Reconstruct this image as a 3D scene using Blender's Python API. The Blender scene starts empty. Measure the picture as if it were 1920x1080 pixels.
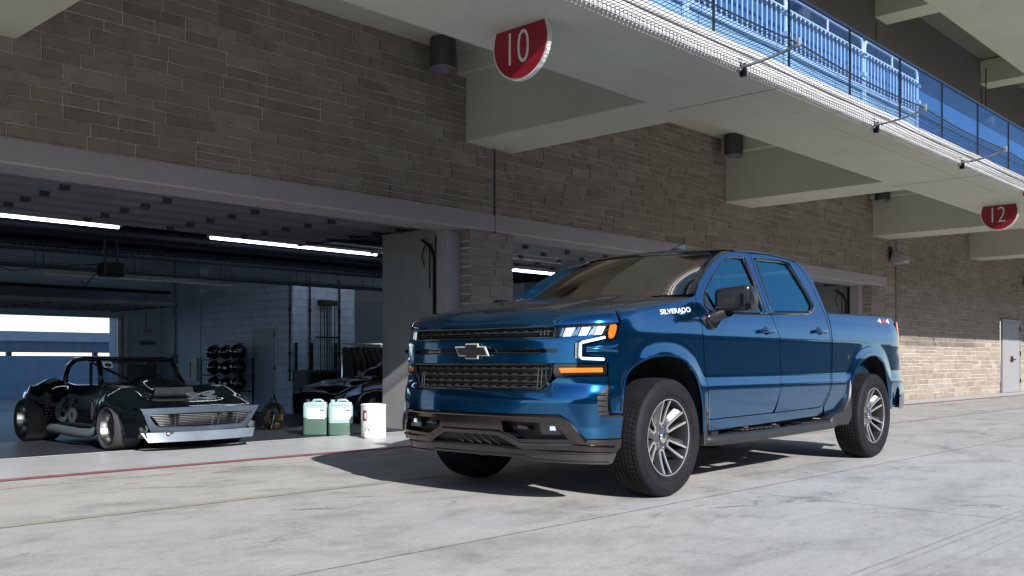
import bpy, bmesh, math, random
from mathutils import Vector, Matrix
from mathutils.geometry import delaunay_2d_cdt
R=math.radians
scn=bpy.context.scene
# ------------------------------------------------------------------ camera, sky, sun, exposure
cam_d=bpy.data.cameras.new('camera'); cam=bpy.data.objects.new('camera',cam_d); scn.collection.objects.link(cam)
cam_d.sensor_width=36; cam_d.lens=36*1817/1920; cam_d.shift_y=138.15/1920; cam_d.clip_end=2000; cam_d.clip_start=.05
cam.location=(0,0,.952); cam.rotation_euler=(R(90),0,R(43.1-90))
scn.camera=cam
SUN=Vector((-.30,-1,.537)).normalized()
w=bpy.data.worlds.new('World'); scn.world=w; w.use_nodes=True
nt=w.node_tree; bg=nt.nodes['Background']; sky=nt.nodes.new('ShaderNodeTexSky')
sky.sky_type='NISHITA'; sky.sun_disc=False; sky.sun_elevation=math.asin(SUN.z); sky.sun_rotation=math.atan2(SUN.x,SUN.y)
sky.altitude=300; sky.air_density=1.0; sky.dust_density=.3; sky.ozone_density=3.0
nt.links.new(sky.outputs[0],bg.inputs[0]); bg.inputs[1].default_value=.1
sl=bpy.data.lights.new('sun','SUN'); sl.energy=4.8; sl.angle=R(.5); sl.color=(1,.965,.925)
so=bpy.data.objects.new('sun',sl); scn.collection.objects.link(so); so.rotation_euler=SUN.to_track_quat('Z','Y').to_euler(); so.location=(0,-20,20)
scn.view_settings.view_transform='Standard'; scn.view_settings.look='None'; scn.view_settings.gamma=1; scn.view_settings.exposure=.85
try: scn.view_settings.use_curve_mapping=False
except Exception: pass
scn.cycles.max_bounces=10; scn.cycles.diffuse_bounces=5; scn.cycles.glossy_bounces=5; scn.cycles.transparent_max_bounces=16
scn.cycles.use_denoising=True
scn.cycles.sample_clamp_indirect=4
rnd=random.Random(7)
# ------------------------------------------------------------------ materials
def newmat(name):
    m=bpy.data.materials.new(name); m.use_nodes=True; return m,m.node_tree.nodes,m.node_tree.links,m.node_tree.nodes['Principled BSDF']
def setp(p,**k):
    names=dict(color='Base Color',rough='Roughness',metal='Metallic',coat='Coat Weight',coatr='Coat Roughness',alpha='Alpha',emit='Emission Color',es='Emission Strength',trans='Transmission Weight',ior='IOR',spec='Specular IOR Level',sss='Subsurface Weight')
    for a,v in k.items():
        if a in('color','emit'): v=tuple(v)+(1,) if len(v)==3 else v
        p.inputs[names[a]].default_value=v
def texco(N,L,scale=(1,1,1),rot=(0,0,0),src='Object'):
    if src=='World': c=N.new('ShaderNodeNewGeometry').outputs['Position']
    else: c=N.new('ShaderNodeTexCoord').outputs[src]
    mp=N.new('ShaderNodeMapping'); mp.inputs['Scale'].default_value=scale; mp.inputs['Rotation'].default_value=rot
    L.new(c,mp.inputs[0]); return mp.outputs[0]
def noise(N,L,vec,scale,detail=6,rough=.6,dist=0):
    n=N.new('ShaderNodeTexNoise'); n.inputs['Scale'].default_value=scale; n.inputs['Detail'].default_value=detail; n.inputs['Roughness'].default_value=rough; n.inputs['Distortion'].default_value=dist
    L.new(vec,n.inputs['Vector']); return n.outputs[0]
def ramp(N,L,fac,stops):
    r=N.new('ShaderNodeValToRGB'); e=r.color_ramp.elements
    while len(e)<len(stops): e.new(.5)
    for q,(p,c) in zip(e,stops):
        q.position=p; q.color=(c,c,c,1) if not hasattr(c,'__len__') else tuple(c)+(1,)
    L.new(fac,r.inputs[0]); return r.outputs[0]
def mixc(N,L,fac,a,b,mode='MIX'):
    m=N.new('ShaderNodeMix'); m.data_type='RGBA'; m.blend_type=mode
    for sock,v in((m.inputs[0],fac),(m.inputs[6],a),(m.inputs[7],b)):
        if hasattr(v,'links'): L.new(v,sock)
        elif hasattr(v,'__len__'): sock.default_value=tuple(v)+(1,)
        else: sock.default_value=v
    return m.outputs[2]
def mth(N,L,op,a,b=0,c=0):
    m=N.new('ShaderNodeMath'); m.operation=op
    for i,v in enumerate((a,b,c)):
        if hasattr(v,'links'): L.new(v,m.inputs[i])
        else: m.inputs[i].default_value=v
    return m.outputs[0]
def bump(N,L,h,p,strength=.3,dist=.01):
    b=N.new('ShaderNodeBump'); b.inputs['Strength'].default_value=strength; b.inputs['Distance'].default_value=dist
    L.new(h,b.inputs['Height']); L.new(b.outputs[0],p.inputs['Normal']); return b
def mat(name,color,rough=.5,metal=0,var=.12,nscale=6,bmp=0,bscale=80,**k):
    m,N,L,p=newmat(name); setp(p,color=color,rough=rough,metal=metal,**k)
    if var:
        v=texco(N,L); f=noise(N,L,v,nscale,5); f2=ramp(N,L,f,[(.3,1-var),(.7,1+var)])
        L.new(mixc(N,L,1.0,color,f2,'MULTIPLY'),p.inputs['Base Color'])
        r=ramp(N,L,noise(N,L,v,nscale*2.3,4),[(.3,max(0,rough*(1-var))),(.7,min(1,rough*(1+var)))]); L.new(r,p.inputs['Roughness'])
    if bmp: bump(N,L,noise(N,L,texco(N,L),bscale,4),p,bmp,.004)
    return m
def carpaint(name,base,flake=.25,rough=.32,metal=.55):
    m,N,L,p=newmat(name); setp(p,color=base,rough=rough,metal=metal,coat=1.0,coatr=.015)
    v=texco(N,L); vo=N.new('ShaderNodeTexVoronoi'); vo.inputs['Scale'].default_value=900; L.new(v,vo.inputs['Vector'])
    c=ramp(N,L,vo.outputs['Color'],[(.0,1-flake),(1.,1+flake*2)])
    L.new(mixc(N,L,1,base,c,'MULTIPLY'),p.inputs['Base Color'])
    return m
M={}
M['paint']=carpaint('blue_metallic_paint',(.005,.10,.25),rough=.13,metal=.95)
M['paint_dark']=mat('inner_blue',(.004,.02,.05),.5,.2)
M['black']=mat('black_plastic',(.012,.012,.013),.45,0,bmp=.15,bscale=300)
M['gloss']=mat('gloss_black',(.008,.008,.009),.06,0,var=0,coat=1)
M['shell']=mat('underbody_black',(.004,.004,.005),.8)
M['dchrome']=mat('dark_bright_trim',(.115,.102,.098),.14,1,var=.04)
M['flap']=mat('moulded_black_guard',(.016,.015,.015),.42,0,var=.08)
M['dam']=mat('satin_dark_trim',(.045,.041,.040),.32,.3,var=.05,coat=.3)
M['chrome']=mat('bright_chrome',(.82,.80,.78),.07,1,var=0)
M['emblemtrim']=mat('bright_emblem_edge',(.80,.76,.68),.22,.55,var=0)
M['alu']=mat('machined_aluminium',(.66,.63,.61),.30,.82,var=.05)
M['wheelgrey']=mat('wheel_grey_paint',(.095,.095,.10),.34,.65,var=.05,coat=.5)
M['rubberS']=None
M['amber']=mat('amber_lens',(.48,.14,.015),.2,0,var=.1,coat=1,emit=(1,.27,.01),es=.04)
M['red']=mat('red_lens',(.45,.01,.015),.15,0,var=.1,coat=1)
M['white_letter']=mat('white_lettering',(.75,.75,.75),.3,.3,var=0)
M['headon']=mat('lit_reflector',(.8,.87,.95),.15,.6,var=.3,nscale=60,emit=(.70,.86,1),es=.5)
M['drl']=mat('daytime_light_guide',(.9,.92,.95),.2,0,var=0,emit=(.9,.95,1),es=1.1)
M['fabric']=mat('seat_fabric',(.03,.03,.032),.8)
M['steel']=mat('brushed_steel',(.35,.35,.35),.3,1)
def glassmat(name,tint,refl=(1,1,1),opac=0.0,rough=0.0,ior=1.5):
    m,N,L,p=newmat(name); N.remove(p)
    out=N['Material Output']
    tr=N.new('ShaderNodeBsdfTransparent'); tr.inputs[0].default_value=tuple(tint)+(1,)
    gl=N.new('ShaderNodeBsdfGlossy'); gl.inputs[0].default_value=tuple(refl)+(1,); gl.inputs['Roughness'].default_value=rough
    lw=N.new('ShaderNodeLayerWeight'); lw.inputs[0].default_value=.5
    f=mth(N,L,'MULTIPLY_ADD',mth(N,L,'POWER',lw.outputs['Facing'],4.5),1-opac,opac+.04)
    mx=N.new('ShaderNodeMixShader'); L.new(f,mx.inputs[0]); L.new(tr.outputs[0],mx.inputs[1]); L.new(gl.outputs[0],mx.inputs[2]); L.new(mx.outputs[0],out.inputs[0])
    return m
M['wsglass']=glassmat('windshield_glass',(.25,.25,.19),(1,.88,.76),.44)
M['swglass']=glassmat('tinted_side_glass',(.36,.52,.56),(.24,.68,.90),.34,ior=1.6)
M['hazyglass']=glassmat('haze_tinted_windscreen',(.50,.55,.60),(.6,.7,.8),.16,.05)  # garage haze put into the glass as tint and pale gloss
M['barrel']=mat('dark_wheel_barrel',(.035,.035,.037),.4,.6)
M['clear']=glassmat('clear_lens',(.9,.92,.94),(1,1,1),0)
M['railglass']=glassmat('balustrade_glass',(.84,.91,1),(.3,.5,.75),.01)
def tyremat(name,base=(.0065,.0065,.008)):
    m,N,L,p=newmat(name); setp(p,color=base,rough=.7,spec=.2)
    v=texco(N,L); f=noise(N,L,v,8,5)
    L.new(ramp(N,L,f,[(.3,base),(.75,tuple(min(1,c*1.9) for c in base))]),p.inputs['Base Color'])
    bump(N,L,noise(N,L,v,220,3),p,.25,.002); return m
M['rubber']=tyremat('tyre_rubber'); M['slick']=tyremat('racing_slick_rubber',(.022,.024,.026))
# concrete apron
def ground_mat():
    m,N,L,p=newmat('concrete_apron'); g=N.new('ShaderNodeNewGeometry').outputs['Position']
    sx=N.new('ShaderNodeSeparateXYZ'); L.new(g,sx.inputs[0]); X,Y=sx.outputs[0],sx.outputs[1]
    v1=texco(N,L,(1,1,1),src='World'); v2=texco(N,L,(.9,1.3,1),(0,0,R(-14)),'World'); v3=texco(N,L,(1.2,2.2,1),(0,0,R(-10)),'World'); v4=texco(N,L,(.45,.6,1),(0,0,R(25)),'World')
    big=noise(N,L,v1,.35,4,.6); mid=noise(N,L,v2,1.6,8,.68,.4); fine=noise(N,L,v3,6,9,.75,.3); grain=noise(N,L,v1,45,8,.75)
    c=ramp(N,L,big,[(.3,(.352,.352,.334)),(.7,(.415,.407,.382))])
    c=mixc(N,L,1,c,ramp(N,L,mid,[(.25,.62),(.5,.97),(.75,1.08)]),'MULTIPLY')
    c=mixc(N,L,1,c,ramp(N,L,fine,[(.25,.72),(.45,.96),(.7,1.07)]),'MULTIPLY')
    c=mixc(N,L,1,c,ramp(N,L,grain,[(.3,.80),(.7,1.14)]),'MULTIPLY')
    # dark scuffs and rubber stains
    st=mth(N,L,'MULTIPLY',ramp(N,L,noise(N,L,texco(N,L,(1.0,2.4,1),(0,0,R(-8)),'World'),1.6,10,.78,.8),[(.56,0),(.66,1)]),ramp(N,L,noise(N,L,v4,.8,3),[(.44,0),(.58,1)]))
    c=mixc(N,L,mth(N,L,'MULTIPLY',st,.75),c,(.07,.075,.08))
    # local tyre scuffs: stretched, broken by noise
    hf=noise(N,L,texco(N,L,(3,7,1),src='World'),8,12,.95,.8)
    for bx_,by_,la,wa,an,kk in[(3.70,5.22,.42,.055,-28,.8),(4.25,5.45,.35,.04,-30,.6),(5.62,3.30,.36,.05,-20,.8),(6.35,3.15,.30,.035,-22,.6),(5.0,3.95,.3,.03,-15,.5),(19.2,6.02,1.6,.10,-6,.9),(3.6,6.9,.7,.12,-35,.45),(8.7,4.1,.9,.10,-12,.45)]:
        ca,sa=math.cos(R(an)),math.sin(R(an)); dx=mth(N,L,'SUBTRACT',X,bx_); dy=mth(N,L,'SUBTRACT',Y,by_)
        u=mth(N,L,'DIVIDE',mth(N,L,'ADD',mth(N,L,'MULTIPLY',dx,ca),mth(N,L,'MULTIPLY',dy,sa)),la); v_=mth(N,L,'DIVIDE',mth(N,L,'SUBTRACT',mth(N,L,'MULTIPLY',dy,ca),mth(N,L,'MULTIPLY',dx,sa)),wa)
        g_=mth(N,L,'EXPONENT',mth(N,L,'MULTIPLY',mth(N,L,'ADD',mth(N,L,'MULTIPLY',u,u),mth(N,L,'MULTIPLY',v_,v_)),-1.0))
        q=mth(N,L,'MULTIPLY',ramp(N,L,mth(N,L,'MULTIPLY',g_,mth(N,L,'MULTIPLY',hf,1.75)),[(.66,0),(.90,1)]),kk); c=mixc(N,L,q,c,(.055,.057,.06))
    # fine specks
    sp=ramp(N,L,noise(N,L,v1,38,2,.5),[(.70,0),(.76,1)]); c=mixc(N,L,mth(N,L,'MULTIPLY',sp,.45),c,(.13,.13,.13))
    # joints
    wob=mth(N,L,'MULTIPLY',mth(N,L,'SUBTRACT',noise(N,L,v1,3.5,5),.5),.016)
    def line(co,center,hw,soft=.004):
        d=mth(N,L,'ABSOLUTE',mth(N,L,'SUBTRACT',mth(N,L,'ADD',co,wob),center)); mr=N.new('ShaderNodeMapRange'); mr.inputs[1].default_value=hw; mr.inputs[2].default_value=hw+soft; mr.inputs[3].default_value=1; mr.inputs[4].default_value=0
        L.new(d,mr.inputs[0]); return mr.outputs[0]
    tot=None
    for co,ce,hw,k in [(Y,3.66,.006,.75),(X,6.32,.006,.7),(X,12.9,.006,.7),(X,19.4,.007,.7),(X,26,.008,.7),(X,-.2,.006,.7),(Y,7.72,.016,.45),(Y,-2.9,.006,.7),(Y,1.86,.006,.28),(Y,1.80,.009,.20),(Y,1.68,.012,.10),(Y,1.60,.009,.14)]:
        l=mth(N,L,'MULTIPLY',line(X if co is X else Y,ce,hw),k)
        tot=l if tot is None else mth(N,L,'MAXIMUM',tot,l)
    brk=ramp(N,L,noise(N,L,v1,9,4),[(.3,.45),(.55,1)])
    tot=mth(N,L,'MULTIPLY',tot,brk)
    c=mixc(N,L,tot,c,(.05,.05,.05))
    L.new(c,p.inputs['Base Color']); setp(p,rough=.78,spec=.3)
    L.new(ramp(N,L,mid,[(.3,.6),(.7,.88)]),p.inputs['Roughness'])
    h=mth(N,L,'SUBTRACT',mth(N,L,'ADD',mth(N,L,'MULTIPLY',grain,.35),mth(N,L,'MULTIPLY',fine,.9)),mth(N,L,'MULTIPLY',tot,1.5))
    bump(N,L,h,p,.35,.008); return m
M['ground']=ground_mat()
def speck(name,color,rough,scale=3,var=.2,bs=60,b=.3,scuff=0,world=True):
    m,N,L,p=newmat(name); setp(p,color=color,rough=rough); v=texco(N,L,src='World' if world else 'Object')
    c=mixc(N,L,1,color,ramp(N,L,noise(N,L,v,scale,8,.65),[(.25,1-var),(.75,1+var)]),'MULTIPLY')
    if scuff:
        s=ramp(N,L,noise(N,L,texco(N,L,(1,5,1),src='World'),2.2,8,.72),[(.55,0),(.7,1)]); c=mixc(N,L,mth(N,L,'MULTIPLY',s,scuff),c,tuple(q*.35 for q in color))
    L.new(c,p.inputs['Base Color']); bump(N,L,noise(N,L,v,bs,5),p,b,.004); return m
M['strip']=speck('pale_sealed_concrete',(.40,.412,.42),.42,2,.14,40,.1,.5)
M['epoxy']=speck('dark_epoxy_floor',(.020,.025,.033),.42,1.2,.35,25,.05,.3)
M['asphalt']=speck('asphalt',(.045,.046,.05),.85,8,.2,90,.5)
def worn(name,color,under,amount=.45):
    m,N,L,p=newmat(name); v=texco(N,L,(1,4,1),src='World')
    f=ramp(N,L,noise(N,L,v,7,9,.75),[(amount,0),(amount+.18,1)])
    L.new(mixc(N,L,mth(N,L,'MULTIPLY',f,.6),color,under),p.inputs['Base Color']); setp(p,rough=.7); return m
M['redline']=worn('worn_red_paint',(.235,.05,.065),(.34,.23,.23))
M['yelline']=worn('worn_yellow_paint',(.245,.235,.165),(.38,.38,.36),.38)
M['whiteline']=mat('white_threshold_paint',(.80,.82,.84),.5)
# stone
def stone_mat(name,c1,c2,c3):
    m,N,L,p=newmat(name); at=N.new('ShaderNodeAttribute'); at.attribute_name='tone'
    v=texco(N,L,src='World'); c=ramp(N,L,at.outputs['Fac'],[(0,c1),(.5,c2),(1,c3)])
    c=mixc(N,L,1,c,ramp(N,L,noise(N,L,v,5,7,.7),[(.25,.72),(.5,1),(.8,1.25)]),'MULTIPLY')
    c=mixc(N,L,1,c,ramp(N,L,noise(N,L,v,60,4,.7),[(.3,.86),(.7,1.14)]),'MULTIPLY')
    chalk=ramp(N,L,noise(N,L,v,14,6,.8),[(.66,0),(.80,.5)]); c=mixc(N,L,chalk,c,(.42,.40,.37))
    L.new(c,p.inputs['Base Color']); setp(p,rough=.92,spec=.2)
    h=mth(N,L,'ADD',noise(N,L,v,9,9,.7,.4),mth(N,L,'MULTIPLY',noise(N,L,v,55,5,.7),.35)); bump(N,L,h,p,.9,.018); return m
M['stone']=stone_mat('split_face_stone',(.208,.170,.140),(.252,.212,.179),(.302,.264,.230))
M['mortar']=speck('mortar',(.50,.475,.445),.95,12,.25,70,.6)
M['beamc']=speck('painted_soffit_concrete',(.47,.465,.395),.7,.9,.10,25,.12)
M['fascia']=speck('white_painted_concrete',(.50,.50,.495),.6,3,.08,40,.15)
M['lintel']=speck('painted_steel_channel',(.31,.285,.30),.5,2,.06,30,.05)
M['panelc']=speck('smooth_grey_render',(.24,.248,.25),.75,1.5,.14,20,.15)
M['upper']=speck('upper_storey_render',(.16,.15,.14),.85,1,.08,25,.15)
M['cmu']=None
def cmu():
    m,N,L,p=newmat('painted_concrete_block'); g=N.new('ShaderNodeNewGeometry').outputs['Position']; s=N.new('ShaderNodeSeparateXYZ'); L.new(g,s.inputs[0])
    cb=N.new('ShaderNodeCombineXYZ'); L.new(mth(N,L,'ADD',s.outputs[0],s.outputs[1]),cb.inputs[0]); L.new(s.outputs[2],cb.inputs[1])
    b=N.new('ShaderNodeTexBrick'); b.inputs['Scale'].default_value=1; b.inputs['Mortar Size'].default_value=.006; b.inputs['Brick Width'].default_value=.30; b.inputs['Row Height'].default_value=.15
    b.inputs['Color1'].default_value=(.42,.54,.72,1); b.inputs['Color2'].default_value=(.38,.50,.68,1); b.inputs['Mortar'].default_value=(.22,.30,.43,1); L.new(cb.outputs[0],b.inputs['Vector'])
    L.new(mixc(N,L,1,b.outputs[0],ramp(N,L,noise(N,L,g,3,5),[(.3,.85),(.7,1.12)]),'MULTIPLY'),p.inputs['Base Color']); setp(p,rough=.55)
    bump(N,L,mth(N,L,'SUBTRACT',1,b.outputs['Fac']),p,.4,.006); return m
M['cmu']=cmu()
M['intwall']=speck('interior_wall_paint',(.40,.52,.68),.6,1,.1,30,.1)
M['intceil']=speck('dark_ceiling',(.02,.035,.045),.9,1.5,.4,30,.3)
M['doorpanel']=mat('galvanised_door_skin',(.14,.15,.17),.45,.4,var=.08)
M['doordark']=mat('door_stile_dark_gap',(.03,.03,.034),.6)  # dark tone shared by door stiles and movement joints
M['pipe']=mat('dull_galvanised_pipe',(.16,.20,.24),.45,.7)
M['pipedark']=mat('dark_pipework',(.02,.03,.045),.5,.4)
M['tube']=mat('fluorescent_tube',(.9,.93,.95),.4,0,var=0,emit=(.85,.94,1),es=6)
M['tubeoff']=mat('white_enamel_batten',(.55,.58,.6),.4)
M['bluesheet']=mat('blue_sky_reflection',(.028,.075,.165),.35,0,var=.18,nscale=1.2)
M['palesheet']=mat('pale_green_reflection',(.38,.50,.52),.4,0,var=.15,nscale=3)
M['barrier']=mat('pale_galvanised_barrier',(.66,.74,.80),.35,.2,var=.08)
M['netm']=mat('black_netting',(.025,.025,.03),.6)
M['armm']=mat('grey_net_arm',(.28,.30,.31),.5,.4)
M['signred']=mat('red_sign_enamel',(.24,.008,.022),.35,0,var=.05)
M['signwhite']=mat('white_sign_enamel',(.60,.60,.56),.4,0,var=.04)
M['canlight']=mat('charcoal_light_can',(.075,.072,.078),.45,.4)
M['canrim']=mat('light_can_rim',(.32,.31,.33),.35,.6)
M['servdoor']=mat('painted_steel_door',(.22,.215,.225),.45,0,var=.05,nscale=2)
M['darkmetal']=mat('dark_hardware',(.02,.02,.02),.4,.6)
M['glowwhite']=mat('white_canopy',(.8,.82,.85),.6)
# ------------------------------------------------------------------ mesh helpers
def link(o,parent=None):
    scn.collection.objects.link(o)
    if parent: o.parent=parent
    return o
def empty(name,loc=(0,0,0),rz=0,label=None,cat=None,group=None):
    o=bpy.data.objects.new(name,None); o.empty_display_size=.2; o.location=loc; o.rotation_euler=(0,0,rz); link(o); tag(o,label,cat,group); return o
def tag(o,label=None,cat=None,group=None,kind=None):
    if label: o['label']=label
    if cat: o['category']=cat
    if group: o['group']=group
    if kind: o['kind']=kind
    return o
class MB:
    def __init__(s): s.v=[];s.f=[];s.m=[];s.cur=0
    def add(s,vs,fs):
        n=len(s.v); s.v+=[tuple(v) for v in vs]; s.f+=[tuple(i+n for i in f) for f in fs]; s.m+=[s.cur]*len(fs); return s
    def box(s,a,b,T=None):
        (x0,y0,z0),(x1,y1,z1)=a,b
        vs=[Vector(p) for p in((x0,y0,z0),(x1,y0,z0),(x1,y1,z0),(x0,y1,z0),(x0,y0,z1),(x1,y0,z1),(x1,y1,z1),(x0,y1,z1))]
        if T: vs=[T@v for v in vs]
        return s.add(vs,[(0,3,2,1),(4,5,6,7),(0,1,5,4),(1,2,6,5),(2,3,7,6),(3,0,4,7)])
    def prism(s,pts,ax,a,b):
        # pts 2D polygon; ax axis of extrusion
        def P(p,t): return {'x':(t,p[0],p[1]),'y':(p[0],t,p[1]),'z':(p[0],p[1],t)}[ax]
        n=len(pts); vs=[P(p,a) for p in pts]+[P(p,b) for p in pts]
        return s.add(vs,[tuple(range(n))[::-1],tuple(range(n,2*n))]+[(i,(i+1)%n,n+(i+1)%n,n+i) for i in range(n)])
    def tube(s,path,r,seg=8,cap=True,closed=False):
        pts=[Vector(p) for p in path]; n=len(pts); rs=r if hasattr(r,'__len__') else [r]*n
        up=None; vs=[]
        for i,p in enumerate(pts):
            if closed: t=(pts[(i+1)%n]-pts[i-1]).normalized()
            else: t=(pts[min(i+1,n-1)]-pts[max(i-1,0)]).normalized()
            if up is None: up=Vector((0,0,1)) if abs(t.z)<.9 else Vector((1,0,0))
            u=(up-t*up.dot(t)).normalized(); up=u; w2=t.cross(u)
            for k in range(seg):
                a=2*math.pi*k/seg; vs.append(p+(u*math.cos(a)+w2*math.sin(a))*rs[i])
        fs=[]
        for i in range(n if closed else n-1):
            j=(i+1)%n
            for k in range(seg): fs.append((i*seg+k,i*seg+(k+1)%seg,j*seg+(k+1)%seg,j*seg+k))
        if cap and not closed: fs+= [tuple(range(seg))[::-1],tuple(range((n-1)*seg,n*seg))]
        return s.add(vs,fs)
    def lathe(s,prof,c=(0,0,0),ax='z',seg=32,fn=None,cap=False):
        # prof [(r,h)]
        vs=[]
        for k in range(seg):
            a=2*math.pi*k/seg
            for j,(r,h) in enumerate(prof):
                if fn: r=fn(j,k,r)
                ca,sa=r*math.cos(a),r*math.sin(a)
                vs.append({'z':(c[0]+ca,c[1]+sa,c[2]+h),'y':(c[0]+sa,c[1]+h,c[2]+ca),'x':(c[0]+h,c[1]+ca,c[2]+sa)}[ax])
        n=len(prof); fs=[]
        for k in range(seg):
            k2=(k+1)%seg
            for j in range(n-1): fs.append((k*n+j,k2*n+j,k2*n+j+1,k*n+j+1))
        if cap: fs+=[tuple(k*n for k in range(seg))[::-1],tuple(k*n+n-1 for k in range(seg))]
        return s.add(vs,fs)
    def grid(s,nu,nv,fn,flip=False):
        vs=[fn(i/(nu-1),j/(nv-1)) for i in range(nu) for j in range(nv)]
        fs=[(i*nv+j,(i+1)*nv+j,(i+1)*nv+j+1,i*nv+j+1) for i in range(nu-1) for j in range(nv-1)]
        if flip: fs=[f[::-1] for f in fs]
        return s.add(vs,fs)
    def sphere(s,c,r,nu=16,nv=10,sc=(1,1,1),fn=None):
        def g(u,v):
            th=math.pi*u; ph=2*math.pi*v; d=Vector((math.sin(th)*math.cos(ph),math.sin(th)*math.sin(ph),math.cos(th)))
            k=fn(d) if fn else 1
            return (c[0]+r*sc[0]*d.x*k,c[1]+r*sc[1]*d.y*k,c[2]+r*sc[2]*d.z*k)
        return s.grid(nv,nu,g)
    def build(s,name,m,parent=None,smooth=False,bevel=0,org=(0,0,0),fixn=True,seg=1,weld=False):
        me=bpy.data.meshes.new(name); ox,oy,oz=org
        me.from_pydata([(v[0]-ox,v[1]-oy,v[2]-oz) for v in s.v],[],s.f)
        ms=m if isinstance(m,(list,tuple)) else [m]
        for q in ms: me.materials.append(M[q] if isinstance(q,str) else q)
        me.polygons.foreach_set('material_index',s.m)
        bm=bmesh.new(); bm.from_mesh(me)
        if weld: bmesh.ops.remove_doubles(bm,verts=bm.verts,dist=.0005)
        if fixn: bmesh.ops.recalc_face_normals(bm,faces=bm.faces)
        if bevel: bmesh.ops.bevel(bm,geom=[e for e in bm.edges if len(e.link_faces)==2 and e.calc_face_angle(0)>.5],offset=bevel,segments=seg,profile=.5,affect='EDGES',clamp_overlap=True)
        if smooth:
            for f in bm.faces: f.smooth=True
            for e in bm.edges:
                if len(e.link_faces)==2 and e.calc_face_angle(0)>R(smooth if smooth is not True else 40): e.smooth=False
        bm.to_mesh(me); bm.free(); me.update()
        o=bpy.data.objects.new(name,me); link(o,parent); return o
def text_mesh(name,body,m,parent,fn,extrude=.002,bold=.0,fixn=True):
    """text as solid mesh, each vertex sent through fn(x,y,z); text normalised to height 1 and centred"""
    cu=bpy.data.curves.new(name,'FONT'); cu.body=body; cu.size=1; cu.offset=bold; cu.extrude=.5; cu.resolution_u=4
    ob=bpy.data.objects.new(name,cu); me=bpy.data.meshes.new_from_object(ob)
    xs=[v.co.x for v in me.vertices]; ys=[v.co.y for v in me.vertices]
    x0,x1,y0_,y1=min(xs),max(xs),min(ys),max(ys)
    for v in me.vertices:
        v.co=fn((v.co.x-x0)/(x1-x0)-.5,(v.co.y-y0_)/(y1-y0_)-.5,(v.co.z*2)*extrude)
    me.materials.clear(); me.materials.append(M[m])
    bm=bmesh.new(); bm.from_mesh(me); bmesh.ops.recalc_face_normals(bm,faces=bm.faces); bm.to_mesh(me); bm.free()
    bpy.data.objects.remove(ob); o=bpy.data.objects.new(name,me); link(o,parent); return o
def copy_tree(o,parent=None):
    c=o.copy(); scn.collection.objects.link(c)
    if parent: c.parent=parent
    for ch in list(o.children): copy_tree(ch,c)
    return c
# trimmed curved panels: outline in a 2D parameter plane, triangulated, mapped by fn, analytic normals, returned edge
def poly_area(p): return .5*sum(p[i-1][0]*p[i][1]-p[i][0]*p[i-1][1] for i in range(len(p)))
def resample(poly,step):
    out=[]
    for i,a in enumerate(poly):
        b_=poly[(i+1)%len(poly)]; L=math.hypot(a[0]-b_[0],a[1]-b_[1]); n=max(1,int(math.ceil(L/step)))
        out+=[(a[0]+(b_[0]-a[0])*k/n,a[1]+(b_[1]-a[1])*k/n) for k in range(n)]
    return out
def inpoly(p,poly):
    c=False; x,y=p; j=len(poly)-1
    for i in range(len(poly)):
        xi,yi=poly[i]; xj,yj=poly[j]
        if (yi>y)!=(yj>y) and x<(xj-xi)*(y-yi)/(yj-yi)+xi: c=not c
        j=i
    return c
def segd(p,poly):
    m=9
    for i in range(len(poly)):
        ax,ay=poly[i-1]; bx,by=poly[i]; dx,dy=bx-ax,by-ay; L=dx*dx+dy*dy
        t=0 if L==0 else max(0,min(1,((p[0]-ax)*dx+(p[1]-ay)*dy)/L)); d=math.hypot(p[0]-ax-t*dx,p[1]-ay-t*dy)
        if d<m: m=d
    return m
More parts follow.
